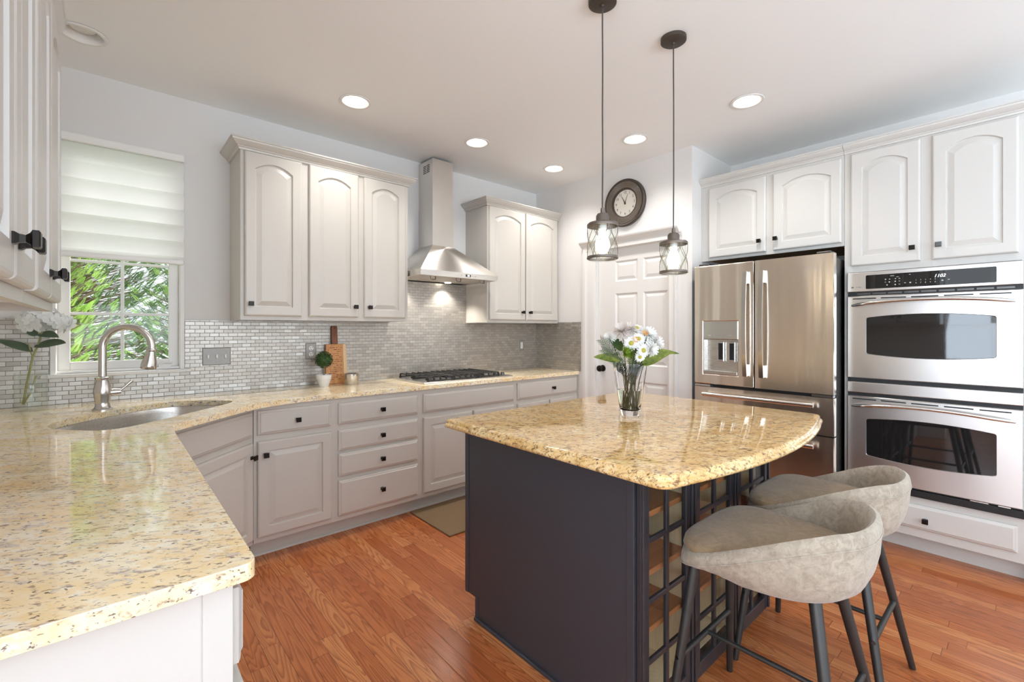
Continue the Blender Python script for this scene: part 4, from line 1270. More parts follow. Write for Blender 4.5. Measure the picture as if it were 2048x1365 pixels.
# island granite top with a bowed seating edge and a stepped rounded edge
SX0, SX1, SY1, SYF, BOW = 1.128, 2.552, 1.762, 0.648, 0.085
def island_outline():
    pts = []
    rad = 0.05
    pts += [(x, y) for x, y in arc(SX0 + rad, SYF + rad, rad, 180, 262, 6)]
    n = 28
    xa, xb = SX0 + rad + 0.01, SX1 - rad - 0.01
    for i in range(1, n):
        t = i / n
        pts.append((xa + (xb - xa) * t, SYF - BOW * (1 - (2 * t - 1) ** 2)))
    pts += arc(SX1 - rad, SYF + rad, rad, 278, 360, 6)
    pts += arc(SX1 - 0.03, SY1 - 0.03, 0.03, 0, 90, 4)
    pts += arc(SX0 + 0.03, SY1 - 0.03, 0.03, 90, 180, 4)
    return pts
oi = island_outline()
def inset(l, d, z):
    n = len(l); res = []
    for i in range(n):
        a = Vector(l[i - 1]); b_ = Vector(l[i]); c = Vector(l[(i + 1) % n])
        d1_ = (b_ - a).normalized(); d2_ = (c - b_).normalized()
        nn = Vector((-d1_.y, d1_.x)) + Vector((-d2_.y, d2_.x))
        nn.normalize()
        p = b_ + nn * d
        res.append((p.x, p.y, z))
    return res
prof = [(0.030, 0.8765), (0.010, 0.8765), (0.003, 0.8785), (0.0, 0.884), (0.0, 0.889), (0.003, 0.894), (0.008, 0.8965), (0.010, 0.899), (0.010, 0.905), (0.0125, 0.910), (0.017, 0.913), (0.023, 0.914)]
tag(obj('island_countertop', MB().loops([inset(oi, d, z) for d, z in prof]), 'granite_island', None, smooth=50), 'golden speckled granite island top with a bowed front and stepped edge', 'countertop')

# ------------------------------------------------------------------ bar stools
def stool(label, loc, rotz):
    r = thing('bar_stool', label, 'bar stool', loc, rotz, 'bar stools at the island')
    n = 48
    def plan(phi, k):
        # phi 0 = front (+y): squared off with two corner tips; the back is round
        s_, c = math.sin(phi), math.cos(phi)
        if c > 0:
            e = 0.55
            x = 0.260 * math.copysign(abs(s_) ** e, s_); y = 0.222 * c ** 0.46
        else:
            x = 0.260 * math.copysign(abs(s_) ** 0.86, s_); y = -0.268 * abs(c) ** 0.9
        return x * k, y * k
    def rimz(y):
        t = min(1, max(0, (0.20 - y) / 0.42))
        t = t * t * (3 - 2 * t) * 0.5 + t * 0.5
        return 0.628 + 0.162 * t
    loops = []
    # inner wall -> rim -> outer wall -> bottom
    rows = [('in', 0.84, None, 0.630), ('in', 0.855, 0.30, 0), ('in', 0.875, 0.75, 0), ('rim', 0.91, -0.008, 0), ('rim', 0.945, 0.0, 0), ('rim', 0.985, -0.006, 0), ('rim', 1.0, -0.022, 0), ('rim', 0.998, -0.040, 0),
            ('out', 0.982, 0.70, 0), ('out', 0.945, 0.42, 0), ('out', 0.88, 0.18, 0), ('out', 0.79, 0.05, 0), ('out', 0.62, 0.0, 0), ('out', 0.2, -0.01, 0)]
    for kind, k, a, zf in rows:
        l = []
        for i in range(n):
            phi = 2 * PI * i / n
            x, y = plan(phi, k)
            x1_, y1_ = plan(phi, 1.0)
            rz = rimz(y1_)
            if kind == 'in':
                z = zf if a is None else 0.630 + (rz - 0.012 - 0.630) * a
            elif kind == 'rim': z = rz + a
            else:
                # belly hangs lower toward the back
                zb = 0.578 + 0.042 * max(0, y1_) / 0.2 * abs(k)
                z = zb + (rz - 0.045 - zb) * a
            l.append((x, y, z))
        loops.append(l)
    obj('shell', MB().loops(loops, False, True), 'suede', r, smooth=60)
    loops = []
    for k, z in ((0.80, 0.628), (0.86, 0.632), (0.885, 0.645), (0.87, 0.660), (0.80, 0.668), (0.5, 0.673), (0.1, 0.674)):
        l = []
        for i in range(n):
            phi = 2 * PI * i / n
            x, y = plan(phi, k)
            if y > 0: y *= 1.0 + 0.11 * min(1, y / 0.15)
            if y > 0 and 0.83 < k < 0.89: x *= 1.0 + 0.09 * min(1, y / 0.15)
            l.append((x, y, z))
        loops.append(l)
    obj('seat_cushion', MB().loops(loops), 'seatpad', r, smooth=60)
    # welt seam under the rim
    pts = []
    for i in range(n + 1):
        phi = 2 * PI * i / n
        x, y = plan(phi, 1.001)
        pts.append((x, y, rimz(plan(phi, 1.0)[1]) - 0.038))
    obj('welt', MB().tube(pts, 0.0022, 6), 'suede', r, smooth=60)
    foot = {}
    for sx in (-1, 1):
        for sy in (-1, 1):
            a = Vector((sx * 0.2325, 0.232 if sy > 0 else -0.245, 0.0)); b_ = Vector((sx * (0.128 if sy > 0 else 0.100), 0.186 if sy > 0 else -0.142, 0.575))
            foot[(sx, sy)] = (a, b_)
            lg = obj('leg', MB().tube([a, a + (b_ - a) * 0.01, a + (b_ - a) * 0.4, b_], [0.0105, 0.011, 0.014, 0.0165], 16), 'legmetal', r, smooth=40)
            c = a + (b_ - a) * 0.46
            dv = Vector((sx, 0.15 * sy, 0)).normalized()
            obj('bolt', MB().tube([c + dv * 0.008, c + dv * 0.0155], 0.0062, 12), 'steel_dark', lg, smooth=40)
    def at(sx, sy, t): a, b_ = foot[(sx, sy)]; return a + (b_ - a) * t
    for sy in (-1, 1):
        obj('crossbar', MB().tube([at(-1, sy, 0.46), at(1, sy, 0.46)], 0.0095, 12), 'legmetal', r, smooth=40)
    m0 = (at(-1, -1, 0.46) + at(1, -1, 0.46)) / 2; m1 = (at(-1, 1, 0.46) + at(1, 1, 0.46)) / 2
    obj('stretcher', MB().tube([m0, m1], 0.008, 12), 'legmetal', r, smooth=40)
    tops = [at(-1, -1, 0.985), at(1, -1, 0.985), at(1, 1, 0.985), at(-1, 1, 0.985)]
    fb = MB()
    for i in range(4): fb.tube([tops[i], tops[(i + 1) % 4]], 0.010, 10)
    obj('seat_frame', fb, 'legmetal', r, smooth=40)
    return r
st = stool('taupe suede bucket bar stool with grey metal legs, the nearer one at the island', (1.566, 0.540, 0), 0)
dup(st, (2.110, 0.552, 0), 0, 'taupe suede bucket bar stool with grey metal legs, the one nearer the oven')

# ------------------------------------------------------------------ floor mat
tag(obj('floor_mat', MB().box(1.618, 2.435, 0.0005, 2.52, 2.945, 0.010), 'mat', None, bevel=0.003), 'brown woven floor mat lying in front of the cooktop cabinet', 'floor mat')

# ------------------------------------------------------------------ recessed ceiling lights
CAN_LABELS = ['lit recessed ceiling light above the three door wall cabinet', 'lit recessed ceiling light in front of the range hood', 'lit recessed ceiling light above the two door wall cabinet in the far corner',
              'lit recessed ceiling light in front of the wall clock', 'lit recessed ceiling light in front of the refrigerator cabinet', 'unlit recessed ceiling light above the sink window']
for i, (x, y) in enumerate(CANS):
    r = thing('ceiling_light', CAN_LABELS[i], 'ceiling light', (x, y, CH), 0, 'recessed ceiling lights')
    lit = i < 5
    obj('trim_ring', MB().lathe([(0.077, 0.010), (0.080, -0.001), (0.096, -0.003), (0.094, -0.006), (0.080, -0.007), (0.072, 0.0), (0.060, 0.055), (0.058, 0.055), (0.068, 0.010)], n=36, cap0=False, cap1=False), 'white', r, smooth=40)
    obj('lens', MB().lathe([(0.060, 0.050), (0.058, 0.046 if lit else 0.034), (0.040, 0.040 if lit else 0.020), (0.002, 0.038 if lit else 0.016)], n=28), 'can' if lit else 'canoff', r, smooth=50)
    if lit:
        l = bpy.data.lights.new('downlight', 'SPOT')
        l.energy = 27; l.spot_size = R(125); l.spot_blend = 1.0; l.shadow_soft_size = 0.055; l.color = (1.0, 0.985, 0.96)
        lo_ = bpy.data.objects.new('downlight', l)
        lo_.location = (x, y, CH - 0.012)
        COL.objects.link(lo_)

# ------------------------------------------------------------------ pendants
def pendant(label, x, y, zt):
    """zt = height of the upper ring"""
    r = thing('pendant_light', label, 'pendant light', (x, y, CH), 0, 'pendant lights over the island')
    d = zt - CH
    obj('ceiling_canopy', MB().lathe([(0.060, -0.0005), (0.060, -0.018), (0.052, -0.024), (0.010, -0.026), (0.008, -0.034)], n=28), 'bronze_dark', r, smooth=40)
    pts = []
    for i in range(25):
        t = i / 24
        pts.append((0.004 * math.sin(t * 9.0) * math.sin(PI * t), 0.003 * math.sin(t * 7 + 1) * math.sin(PI * t), -0.03 + (d + 0.055 + 0.03) * t))
    obj('cord', MB().tube(pts, 0.0032, 8), 'cord', r, smooth=40)
    obj('socket_cap', MB().lathe([(0.008, d + 0.068), (0.009, d + 0.048), (0.022, d + 0.044), (0.028, d + 0.034), (0.028, d + 0.008), (0.030, d + 0.004)], n=24), 'bronze', r, smooth=40)
    obj('top_ring', MB().lathe([(0.026, d + 0.006), (0.060, d + 0.004), (0.066, d - 0.002), (0.066, d - 0.012), (0.063, d - 0.012), (0.062, d - 0.002), (0.026, d + 0.002)], n=36, cap0=False, cap1=False), 'bronze', r, smooth=40)
    zb = d - 0.150
    obj('bottom_ring', MB().lathe([(0.062, zb + 0.010), (0.066, zb + 0.010), (0.067, zb), (0.063, zb - 0.002), (0.062, zb + 0.010)], n=36, cap0=False, cap1=False), 'bronze', r, smooth=40)
    cage = MB()
    for k in range(6):
        for s_ in (-1, 1):
            pts = []
            for i in range(13):
                t = i / 12
                a = 2 * PI * k / 6 + s_ * (PI / 3) * (0.5 - 0.5 * math.cos(PI * t)) 
                pts.append((0.0642 * math.cos(a), 0.0642 * math.sin(a), d - 0.008 + (zb + 0.006 - d + 0.008) * t))
            cage.tube(pts, 0.0013, 6)
    obj('wire_cage', cage, 'bronze', r, smooth=40)
    obj('glass_cylinder', MB().lathe([(0.0585, d - 0.006), (0.0585, zb - 0.008), (0.057, zb - 0.008), (0.057, d - 0.006)], n=36, cap0=False, cap1=False), 'pane', r, smooth=40)
    obj('lamp_holder', MB().lathe([(0.018, d + 0.002), (0.018, d - 0.022), (0.014, d - 0.024)], n=20), 'white', r, smooth=40)
    bl = obj('bulb', MB().lathe([(0.012, d - 0.024), (0.014, d - 0.036), (0.024, d - 0.060), (0.031, d - 0.085), (0.031, d - 0.100), (0.024, d - 0.118), (0.010, d - 0.128), (0.002, d - 0.129)], n=20), 'bulb', r, smooth=50)
    l = bpy.data.lights.new('pendant_bulb', 'POINT')
    l.energy = 3; l.shadow_soft_size = 0.024; l.color = (1.0, 0.80, 0.55)
    lo_ = bpy.data.objects.new('pendant_bulb', l)
    lo_.location = (x, y, CH + d - 0.085)
    COL.objects.link(lo_)
M['bulbglass'] = thin_glass('bulb_glass', (1.0, 0.97, 0.92), 0.05, 0.35)
pendant('wire caged glass pendant light hanging nearer, in front of the wall clock', 1.598, 1.225, 1.772)
pendant('wire caged glass pendant light hanging nearer the refrigerator', 2.068, 1.157, 1.742)

# ------------------------------------------------------------------ wall clock (faces -X)
ck_ = thing('wall_clock', 'round wall clock with woven dark bronze rim above the pantry door', 'wall clock', (XD, 2.341, 2.414))
rx = Matrix.Rotation(R(-90), 4, 'Y')          # local z -> -x
RO, RI = 0.205, 0.118
obj('rim', MB().lathe([(RI - 0.004, 0.012), (RI, 0.026), (RI + 0.01, 0.030), (RI + 0.045, 0.026), (RO - 0.022, 0.034), (RO - 0.008, 0.038), (RO, 0.032), (RO, 0.006), (RO - 0.01, 0.0), (RI, 0.0)], n=56, cap0=False, cap1=False).xf(rx), 'bronze_dark', ck_, smooth=40)
wv = MB()
for k in range(72):
    for s_ in (-1, 1):
        pts = []
        for i in range(7):
            t = i / 6
            a = 2 * PI * k / 72 + s_ * 0.30 * t
            rr = RI + 0.012 + (RO - 0.024 - RI - 0.012) * t
            pts.append((rr * math.cos(a), rr * math.sin(a), 0.0285 + 0.006 * t + (0.002 if (i + k) % 2 else 0)))
        wv.tube(pts, 0.0022, 5)
obj('woven_band', wv.xf(rx), 'weave', ck_, smooth=40)
obj('dial', MB().lathe([(RI, 0.010), (RI, 0.014), (0.002, 0.0142)], n=48).xf(rx), 'face', ck_)
def face_mtx(y, z, h=0.0146):      # text on a plane facing -X: text x -> -y, text y -> +z
    return Matrix.Translation((-h, y, z)) @ Matrix(((0, 0, -1, 0), (-1, 0, 0, 0), (0, 1, 0, 0), (0, 0, 0, 1)))
for k in range(1, 13):
    a = R(90 - 30 * k)
    text('numeral', str(k), 0.030, 'ink', ck_, face_mtx(-0.092 * math.cos(a), 0.092 * math.sin(a)))
def hand(a, ln, wd_):
    dy, dz = -math.cos(R(a)), math.sin(R(a)); ny, nz = -dz, dy
    mb = MB()
    pr = [(-0.014, wd_ * 0.6), (0, wd_), (ln * 0.7, wd_ * 0.45), (ln, 0.0004)]
    mb.loops([[(-0.016, dy * t + ny * w_, dz * t + nz * w_), (-0.016, dy * t - ny * w_, dz * t - nz * w_), (-0.0175, dy * t - ny * w_, dz * t - nz * w_), (-0.0175, dy * t + ny * w_, dz * t + nz * w_)] for t, w_ in pr])
    return mb
obj('hour_hand', hand(118, 0.078, 0.004), 'bronze_dark', ck_)
obj('minute_hand', hand(70, 0.085, 0.003), 'bronze_dark', ck_)
obj('hub', MB().lathe([(0.008, 0.0145), (0.008, 0.019), (0.003, 0.021)], n=16).xf(rx), 'bronze_dark', ck_, smooth=40)

# ------------------------------------------------------------------ things on the back counter
# cutting board leaning on the tiles
cb = thing('cutting_board', 'wooden cutting board with long dark handle leaning against the tiles', 'cutting board', (1.268, 3.408, 0.9145))
tilt = Matrix.Rotation(R(-4.2), 4, 'X')
bz = 0.292
bw0, bw1 = 0.084, 0.074
obj('blade', MB().prism_y([(-bw0, 0.0), (bw0 - 0.032, 0.0), (bw1 - 0.026, bz), (-bw1, bz)], -0.009, 0.009).xf(tilt), 'board', cb, bevel=0.003)
obj('sapwood_edge', MB().prism_y([(bw0 - 0.0315, 0.0), (bw0, 0.0), (bw1, bz), (bw1 - 0.0255, bz)], -0.009, 0.009).xf(tilt), 'board_pale', cb, bevel=0.003)
obj('handle', MB().prism_y([(-0.030, bz + 0.0005), (0.014, bz + 0.0005), (0.014, bz + 0.125), (0.010, bz + 0.137), (-0.026, bz + 0.137), (-0.030, bz + 0.125)], -0.009, 0.009).xf(tilt), 'board_dark', cb, bevel=0.003)
obj('hanging_hole', MB().lathe([(0.005, 0), (0.005, 0.001)], n=14).xf(tilt @ Matrix.Translation((-0.008, -0.0092, bz + 0.120)) @ Matrix.Rotation(R(90), 4, 'X')), 'darkgap', cb)
mk = MB()
rr_ = random.Random(11)
for i in range(17):
    z = 0.265 - i * 0.0145
    x = -0.060 + (0.01 if i % 3 == 0 else 0)
    while x < 0.036:
        ln = rr_.uniform(0.008, 0.026)
        if rr_.random() < 0.82 and (i % 4 != 1 or rr_.random() < 0.5):
            mk.box(x, -0.0098, z - rr_.uniform(0.001, 0.0025), min(x + ln, 0.042), -0.0088, z + rr_.uniform(0.0008, 0.0025))
        x += ln + rr_.uniform(0.003, 0.008)
obj('burnt_lettering', mk.xf(tilt), 'burn', cb)

# topiary
tp = thing('topiary', 'small boxwood ball topiary in a white pot beside the cutting board', 'potted plant', (1.135, 3.292, 0.914))
obj('pot', MB().lathe([(0.030, 0.0), (0.033, 0.004), (0.047, 0.052), (0.050, 0.056), (0.051, 0.082), (0.047, 0.084), (0.045, 0.074), (0.002, 0.072)], n=28), 'ceramic', tp, smooth=40)
obj('stem', MB().tube([(0, 0, 0.070), (0.002, 0.001, 0.10), (0, 0, 0.15)], 0.006, 8), 'bark', tp, smooth=40)
bl = MB()
rt = random.Random(5)
for k in range(900):
    u = rt.uniform(-1, 1); a = rt.uniform(0, 2 * PI); s_ = math.sqrt(1 - u * u)
    dv = Vector((s_ * math.cos(a), s_ * math.sin(a), u))
    p = Vector((0, 0, 0.188)) + dv * rt.uniform(0.046, 0.061)
    t = Vector((rt.uniform(-1, 1), rt.uniform(-1, 1), rt.uniform(-1, 1))).cross(dv).normalized()
    nn = (dv + Vector((rt.uniform(-1, 1), rt.uniform(-1, 1), rt.uniform(-1, 1))) * 0.6).normalized()
    b_ = nn.cross(t).normalized()
    q = 0.0048
    bl.add([p - t * q * 1.4, p - b_ * q * 0.8 + nn * 0.001, p + t * q * 1.4, p + b_ * q * 0.8 + nn * 0.001], [(0, 1, 2, 3)])
bl.sphere((0, 0, 0.188), 0.047, 18, 12)
obj('foliage', bl, 'boxwood', tp, recalc=False)

# votive
vt = thing('votive_holder', 'silver mercury glass votive holder right of the cutting board', 'candle holder', (1.330, 3.285, 0.914))
obj('cup', MB().lathe([(0.002, 0.0), (0.044, 0.0), (0.049, 0.010), (0.049, 0.078), (0.047, 0.080), (0.045, 0.078), (0.045, 0.016), (0.002, 0.014)], n=32), 'mercury', vt, smooth=40)
obj('candle', MB().lathe([(0.040, 0.0145), (0.040, 0.045), (0.003, 0.044), (0.001, 0.056)], n=24), 'ceramic', vt, smooth=40)

# ------------------------------------------------------------------ flowers
def leaf_mb(length, width, droop=0.25, fold=0.25, n=10, rnd=None):
    """blade along +x from the origin, rising"""
    mb = MB()
    vs = []; fs = []
    for i in range(n + 1):
        t = i / n
        w_ = width * (math.sin(PI * min(1, t ** 0.75)) ** 0.8) * 0.5 + 0.0008
        x = length * t; z = -droop * length * t * t
        vs += [(x, -w_, z + fold * w_), (x, 0, z), (x, w_, z + fold * w_)]
    for i in range(n):
        a = i * 3
        fs += [(a, a + 1, a + 4, a + 3), (a + 1, a + 2, a + 5, a + 4)]
    return mb.add(vs, fs)

def stem_pts(base, top, bend=(0, 0, 0), n=8):
    a, b_ = Vector(base), Vector(top); m = (a + b_) / 2 + Vector(bend)
    return [a * (1 - t) ** 2 + m * 2 * t * (1 - t) + b_ * t * t for t in [i / n for i in range(n + 1)]]

def orient(d):
    return Vector(d).to_track_quat('Z', 'Y').to_matrix().to_4x4()

def petals(nr, r0, r1, w_, lift, z=0.0, seed=0, rows=1):
    mb = MB(); rnd = random.Random(seed)
    for q in range(rows):
        for k in range(nr):
            a = 2 * PI * (k + 0.5 * q) / nr + rnd.uniform(-0.06, 0.06)
            L_ = r1 * (1 - 0.16 * q) * rnd.uniform(0.92, 1.05)
            lf = lift + 0.35 * q + rnd.uniform(-0.08, 0.08)
            vs = []
            for t, ww in ((0, 0.45), (0.35, 0.9), (0.7, 1.0), (0.92, 0.7), (1.0, 0.2)):
                rr = r0 + (L_ - r0) * t
                zz = z + lf * (rr - r0) - 0.25 * (rr - r0) * t
                for s_ in (-1, 1):
                    vs.append((rr * math.cos(a) - s_ * w_ * ww * math.sin(a), rr * math.sin(a) + s_ * w_ * ww * math.cos(a), zz))
            mb.add(vs, [(2 * i, 2 * i + 1, 2 * i + 3, 2 * i + 2) for i in range(4)])
    return mb

VX, VY, VZ = 1.842, 1.252, 0.914
def to_local(): return None
RIGHT = Vector((0.7507, -0.6606, 0)); TOW = Vector((-0.6606, -0.7507, 0))    # picture right / toward the camera
vs_ = thing('flower_vase', 'tall tapered clear glass vase of water standing on the island', 'vase', (VX, VY, VZ))
PR = lambda z: 0.041 + (0.0765 - 0.041) * (min(1, z / 0.22) ** 0.85)
outer_p = [(0.002, 0.0), (0.040, 0.0), (0.042, 0.004)] + [(PR(z), z) for z in (0.02, 0.06, 0.10, 0.14, 0.18, 0.22, 0.246)]
inner_p = [(PR(0.246) - 0.002, 0.2475)] + [(PR(z) - 0.004, z) for z in (0.246, 0.22, 0.18, 0.14, 0.10, 0.06, 0.034)] + [(0.034, 0.026), (0.002, 0.025)]
obj('glass', MB().lathe(outer_p + inner_p, n=40), 'glass', vs_, smooth=50)
obj('water', MB().lathe([(0.002, 0.0262), (0.033, 0.0272)] + [(PR(z) - 0.0048, z) for z in (0.04, 0.06, 0.08, 0.10, 0.12)] + [(0.002, 0.12)], n=40), 'water', vs_, smooth=50)

def fl_root(name, label, cat, grp=None): return thing(name, label, cat, (VX, VY, VZ), 0, grp)
def pos(u, v, t=0.0): return RIGHT * (u * 1.12) + TOW * t + Vector((0, 0, v + (0.008 if v > 0.28 else 0)))     # picture-right, up, toward camera
def fdir(u, v, t): return (RIGHT * u + Vector((0, 0, v)) + TOW * t).normalized()
rs = random.Random(21)
def foot_pt(k): a = k * 2.4; return Vector((0.026 * math.cos(a), 0.026 * math.sin(a), 0.034))
def vstem(root, top, k, r=0.0022):
    a = foot_pt(k); m = Vector((top.x * 0.35, top.y * 0.35, 0.24))
    pts = [a * (1 - t) ** 2 + m * 2 * t * (1 - t) + top * t * t for t in [i / 10 for i in range(11)]]
    obj('stem', MB().tube(pts, r, 7), 'stem', root, smooth=40)

def daisy(label, u, v, t, d, size, k, mat='petal', eye='yellow'):
    r = fl_root('daisy', label, 'flower', 'daisies in the island vase')
    p = pos(u, v, t)
    vstem(r, p, k)
    mm = Matrix.Translation(p) @ orient(d)
    obj('petals', petals(17, size * 0.22, size, size * 0.115, 0.10, 0.0, k, 2).xf(mm), mat, r, recalc=False)
    obj('eye', MB().lathe([(size * 0.30, -0.001), (size * 0.29, 0.004), (size * 0.2, 0.007), (0.0005, 0.008)], n=16).xf(mm), eye, r, smooth=50)
def mum(label, u, v, t, d, size, k, mat='petal', name='chrysanthemum'):
    r = fl_root(name, label, 'flower', 'white blooms in the island vase')
    p = pos(u, v, t)
    vstem(r, p, k)
    mm = Matrix.Translation(p) @ orient(d)
    mb = MB()
    for q in range(6):
        mb.join(petals(15 - q, 0.004, size * (1 - 0.09 * q), size * 0.10, 0.05 + 0.30 * q, -0.004 + 0.002 * q, k * 10 + q))
    obj('petals', mb.xf(mm), mat, r, recalc=False)
# daisies
daisy('large white daisy with green eye at the front left of the island bouquet', -0.012, 0.332, 0.075, fdir(-0.25, 0.25, 1), 0.036, 1)
daisy('white daisy with green eye in the middle of the island bouquet', 0.022, 0.352, 0.060, fdir(0.05, 0.4, 1), 0.032, 2)
daisy('white daisy with a broad yellow eye at the very top of the island bouquet', 0.028, 0.402, 0.0, fdir(0.1, 0.9, 0.45), 0.036, 3)
daisy('white daisy with small narrow eye low at the right of the island bouquet', 0.036, 0.300, 0.080, fdir(0.35, 0.1, 1), 0.036, 4)
daisy('half open white daisy above the vase rim, low centre of the island bouquet', 0.022, 0.278, 0.080, fdir(0.0, -0.2, 1), 0.026, 5)
# mums
mum('blush white chrysanthemum at the upper left of the island bouquet', -0.038, 0.385, 0.02, fdir(-0.3, 0.8, 0.6), 0.050, 6, 'petal_cream')
mum('blush white bloom at the top left of centre of the island bouquet', -0.006, 0.392, 0.01, fdir(0.0, 0.9, 0.5), 0.042, 7, 'petal_cream')
mum('small white bloom at the far left edge of the island bouquet', -0.088, 0.355, 0.02, fdir(-0.8, 0.5, 0.5), 0.034, 8)
mum('white chrysanthemum at the upper right of the island bouquet', 0.068, 0.370, 0.03, fdir(0.4, 0.6, 0.7), 0.046, 9)
mum('white chrysanthemum at the far right of the island bouquet', 0.098, 0.332, 0.03, fdir(0.8, 0.3, 0.6), 0.046, 10)
mum('white chrysanthemum low on the right of the island bouquet', 0.070, 0.305, 0.06, fdir(0.6, 0.0, 0.9), 0.042, 11)
mum('white bloom behind the right hand chrysanthemums of the island bouquet', 0.045, 0.345, 0.0, fdir(0.4, 0.8, 0.4), 0.040, 12)
# orange alstroemeria
for (lab, u, v, t, k) in (('small orange flower beside the top daisy of the island bouquet', 0.048, 0.375, 0.055, 13), ('small orange flower between the two front daisies of the island bouquet', 0.004, 0.345, 0.075, 14)):
    r = fl_root('orange_flower', lab, 'flower')
    p = pos(u, v, t); vstem(r, p, k)
    obj('petals', petals(5, 0.002, 0.016, 0.0038, 1.2, 0, k, 1).xf(Matrix.Translation(p) @ orient(fdir(0.1, 0.5, 1))), 'orange', r, recalc=False)
# green spiky bloom
r = fl_root('green_dianthus', 'spiky lime green ball bloom at the left front of the island bouquet', 'flower')
p = pos(-0.026, 0.292, 0.075); vstem(r, p, 15)
sp = MB()
for k in range(520):
    u = rs.uniform(-1, 1); a = rs.uniform(0, 2 * PI); s_ = math.sqrt(1 - u * u)
    dv = Vector((s_ * math.cos(a), s_ * math.sin(a), u)); 
    e1 = dv.cross(Vector((0.3, 0.2, 0.9))).normalized() * 0.0011
    q = Vector((dv.x * 1.15, dv.y * 1.15, dv.z))
    sp.add([p + q * 0.012 - e1, p + q * 0.012 + e1, p + q * rs.uniform(0.026, 0.040)], [(0, 1, 2)])
sp.sphere(p, 0.015, 12, 8)
obj('spikes', sp, 'limegreen', r, recalc=False)
# broad striped leaves
def vleaf(label, u, v, t, ang, length, width, mat, k, droop=0.3, name='dracaena_leaf'):
    r = fl_root(name, label, 'leaf', 'broad leaves in the island vase')
    p = pos(u, v, t); vstem(r, p, k, 0.0018)
    dd = (RIGHT * math.cos(R(ang)) + Vector((0, 0, 1)) * math.sin(R(ang)) + TOW * 0.25).normalized()
    side = dd.cross(TOW).normalized(); up = side.cross(dd) * -1
    yv = TOW.cross(dd).normalized()
    # blade plane faces the camera and up
    nrm = (TOW * 0.75 + Vector((0, 0, 0.65))).normalized()
    yv = nrm.cross(dd).normalized(); zv = dd.cross(yv).normalized()
    mm = Matrix((dd, yv, zv)).transposed().to_4x4(); mm.translation = p
    b = MB().join(leaf_mb(length, width, droop, 0.3), mm)
    obj('blade', b, mat, r, smooth=60, recalc=False)
vleaf('broad yellow green leaf reaching out lowest on the left of the island vase', -0.045, 0.262, 0.03, 172, 0.135, 0.050, 'leaf_yellow', 16, 0.05)
vleaf('green leaf behind the spiky bloom at the left of the island bouquet', -0.035, 0.300, 0.02, 140, 0.085, 0.060, 'leaf', 17, 0.1)
vleaf('dark green leaf reaching out to the right of the island vase', 0.030, 0.245, 0.05, 24, 0.135, 0.046, 'leaf', 18, 0.12)
vleaf('yellow edged leaf with drooping tip at the far right of the island vase', 0.060, 0.285, 0.02, 6, 0.150, 0.034, 'leaf_yellow', 19, 0.18)
vleaf('striped leaf just above the vase rim at the right of the bouquet', 0.035, 0.238, 0.06, 34, 0.135, 0.050, 'leaf_yellow', 20, 0.25)
vleaf('dark leaf in the middle of the bouquet behind the front daisies', 0.010, 0.260, 0.03, 88, 0.090, 0.060, 'leaf', 21, 0.1)
# palm fronds
def frond(label, base, tip, k, nleaf=18, ll=0.055):
    r = fl_root('palm_frond', label, 'leaf', 'palm fronds in the island vase')
    a = foot_pt(k); b_ = Vector(tip); m = Vector(base)
    pts = [a * (1 - t) ** 2 + m * 2 * t * (1 - t) + b_ * t * t for t in [i / 16 for i in range(17)]]
    obj('stem', MB().tube(pts, [0.0022 - 0.0014 * i / 16 for i in range(17)], 6), 'stem', r, smooth=40)
    lf = MB()
    for i in range(nleaf):
        t = 0.42 + 0.58 * i / (nleaf - 1)
        p = a * (1 - t) ** 2 + m * 2 * t * (1 - t) + b_ * t * t
        dd = ((m - a) * 2 * (1 - t) + (b_ - m) * 2 * t).normalized()
        for s_ in (-1, 1):
            sd = (dd.cross(TOW)).normalized() * s_
            tip_ = p + (dd * 0.75 + sd * 0.62 + Vector((0, 0, -0.05))).normalized() * ll * (1.05 - 0.5 * abs(2 * (t - 0.42) / 0.58 - 0.8))
            w_ = dd * 0.0026
            lf.add([p - w_, (p + tip_) / 2 - w_ * 1.1 + TOW * 0.002, tip_, (p + tip_) / 2 + w_ * 1.1 + TOW * 0.002, p + w_], [(0, 1, 2, 3, 4)])
    obj('leaflets', lf, 'palm', r, recalc=False)
frond('feathery palm frond fanning up to the left of the island vase', pos(-0.01, 0.25, 0.02), pos(-0.125, 0.345, 0.03), 22, 22, 0.062)
frond('feathery palm frond fanning out flat to the left of the island vase', pos(-0.005, 0.24, 0.03), pos(-0.120, 0.300, 0.04), 23, 20, 0.055)
frond('feathery palm frond standing upright in the middle of the island vase', pos(0.005, 0.18, 0.03), pos(0.008, 0.325, 0.05), 24, 24, 0.05)
frond('feathery palm frond leaning right at the front of the island vase', pos(0.0, 0.20, 0.03), pos(0.052, 0.300, 0.06), 25, 22, 0.045)

# --- left vase with a white hydrangea
HX, HY = -0.290, 3.285
hv = thing('glass_vase', 'clear glass cylinder vase in the far left corner of the counter', 'vase', (HX, HY, 0.914))
obj('glass', MB().lathe([(0.002, 0.0), (0.058, 0.0), (0.060, 0.004), (0.060, 0.186), (0.059, 0.188), (0.0575, 0.186), (0.0575, 0.014), (0.055, 0.011), (0.002, 0.010)], n=40), 'pane', hv, smooth=40)
hy = thing('hydrangea', 'white hydrangea stem with large grey green leaves in the left glass vase', 'flower', (HX, HY, 0.914))
PX = lambda px, py, t=0.0: RIGHT * ((px - 60) * 2.27 / 916) + Vector((0, 0, (822 - py) * 2.27 / 916)) + TOW * t
sp_ = [PX(44, 808), PX(52, 765), PX(63, 715), PX(74, 690), PX(82, 664)]
obj('stem', MB().tube(sp_, 0.0045, 8), 'stem_pale', hy, smooth=40)
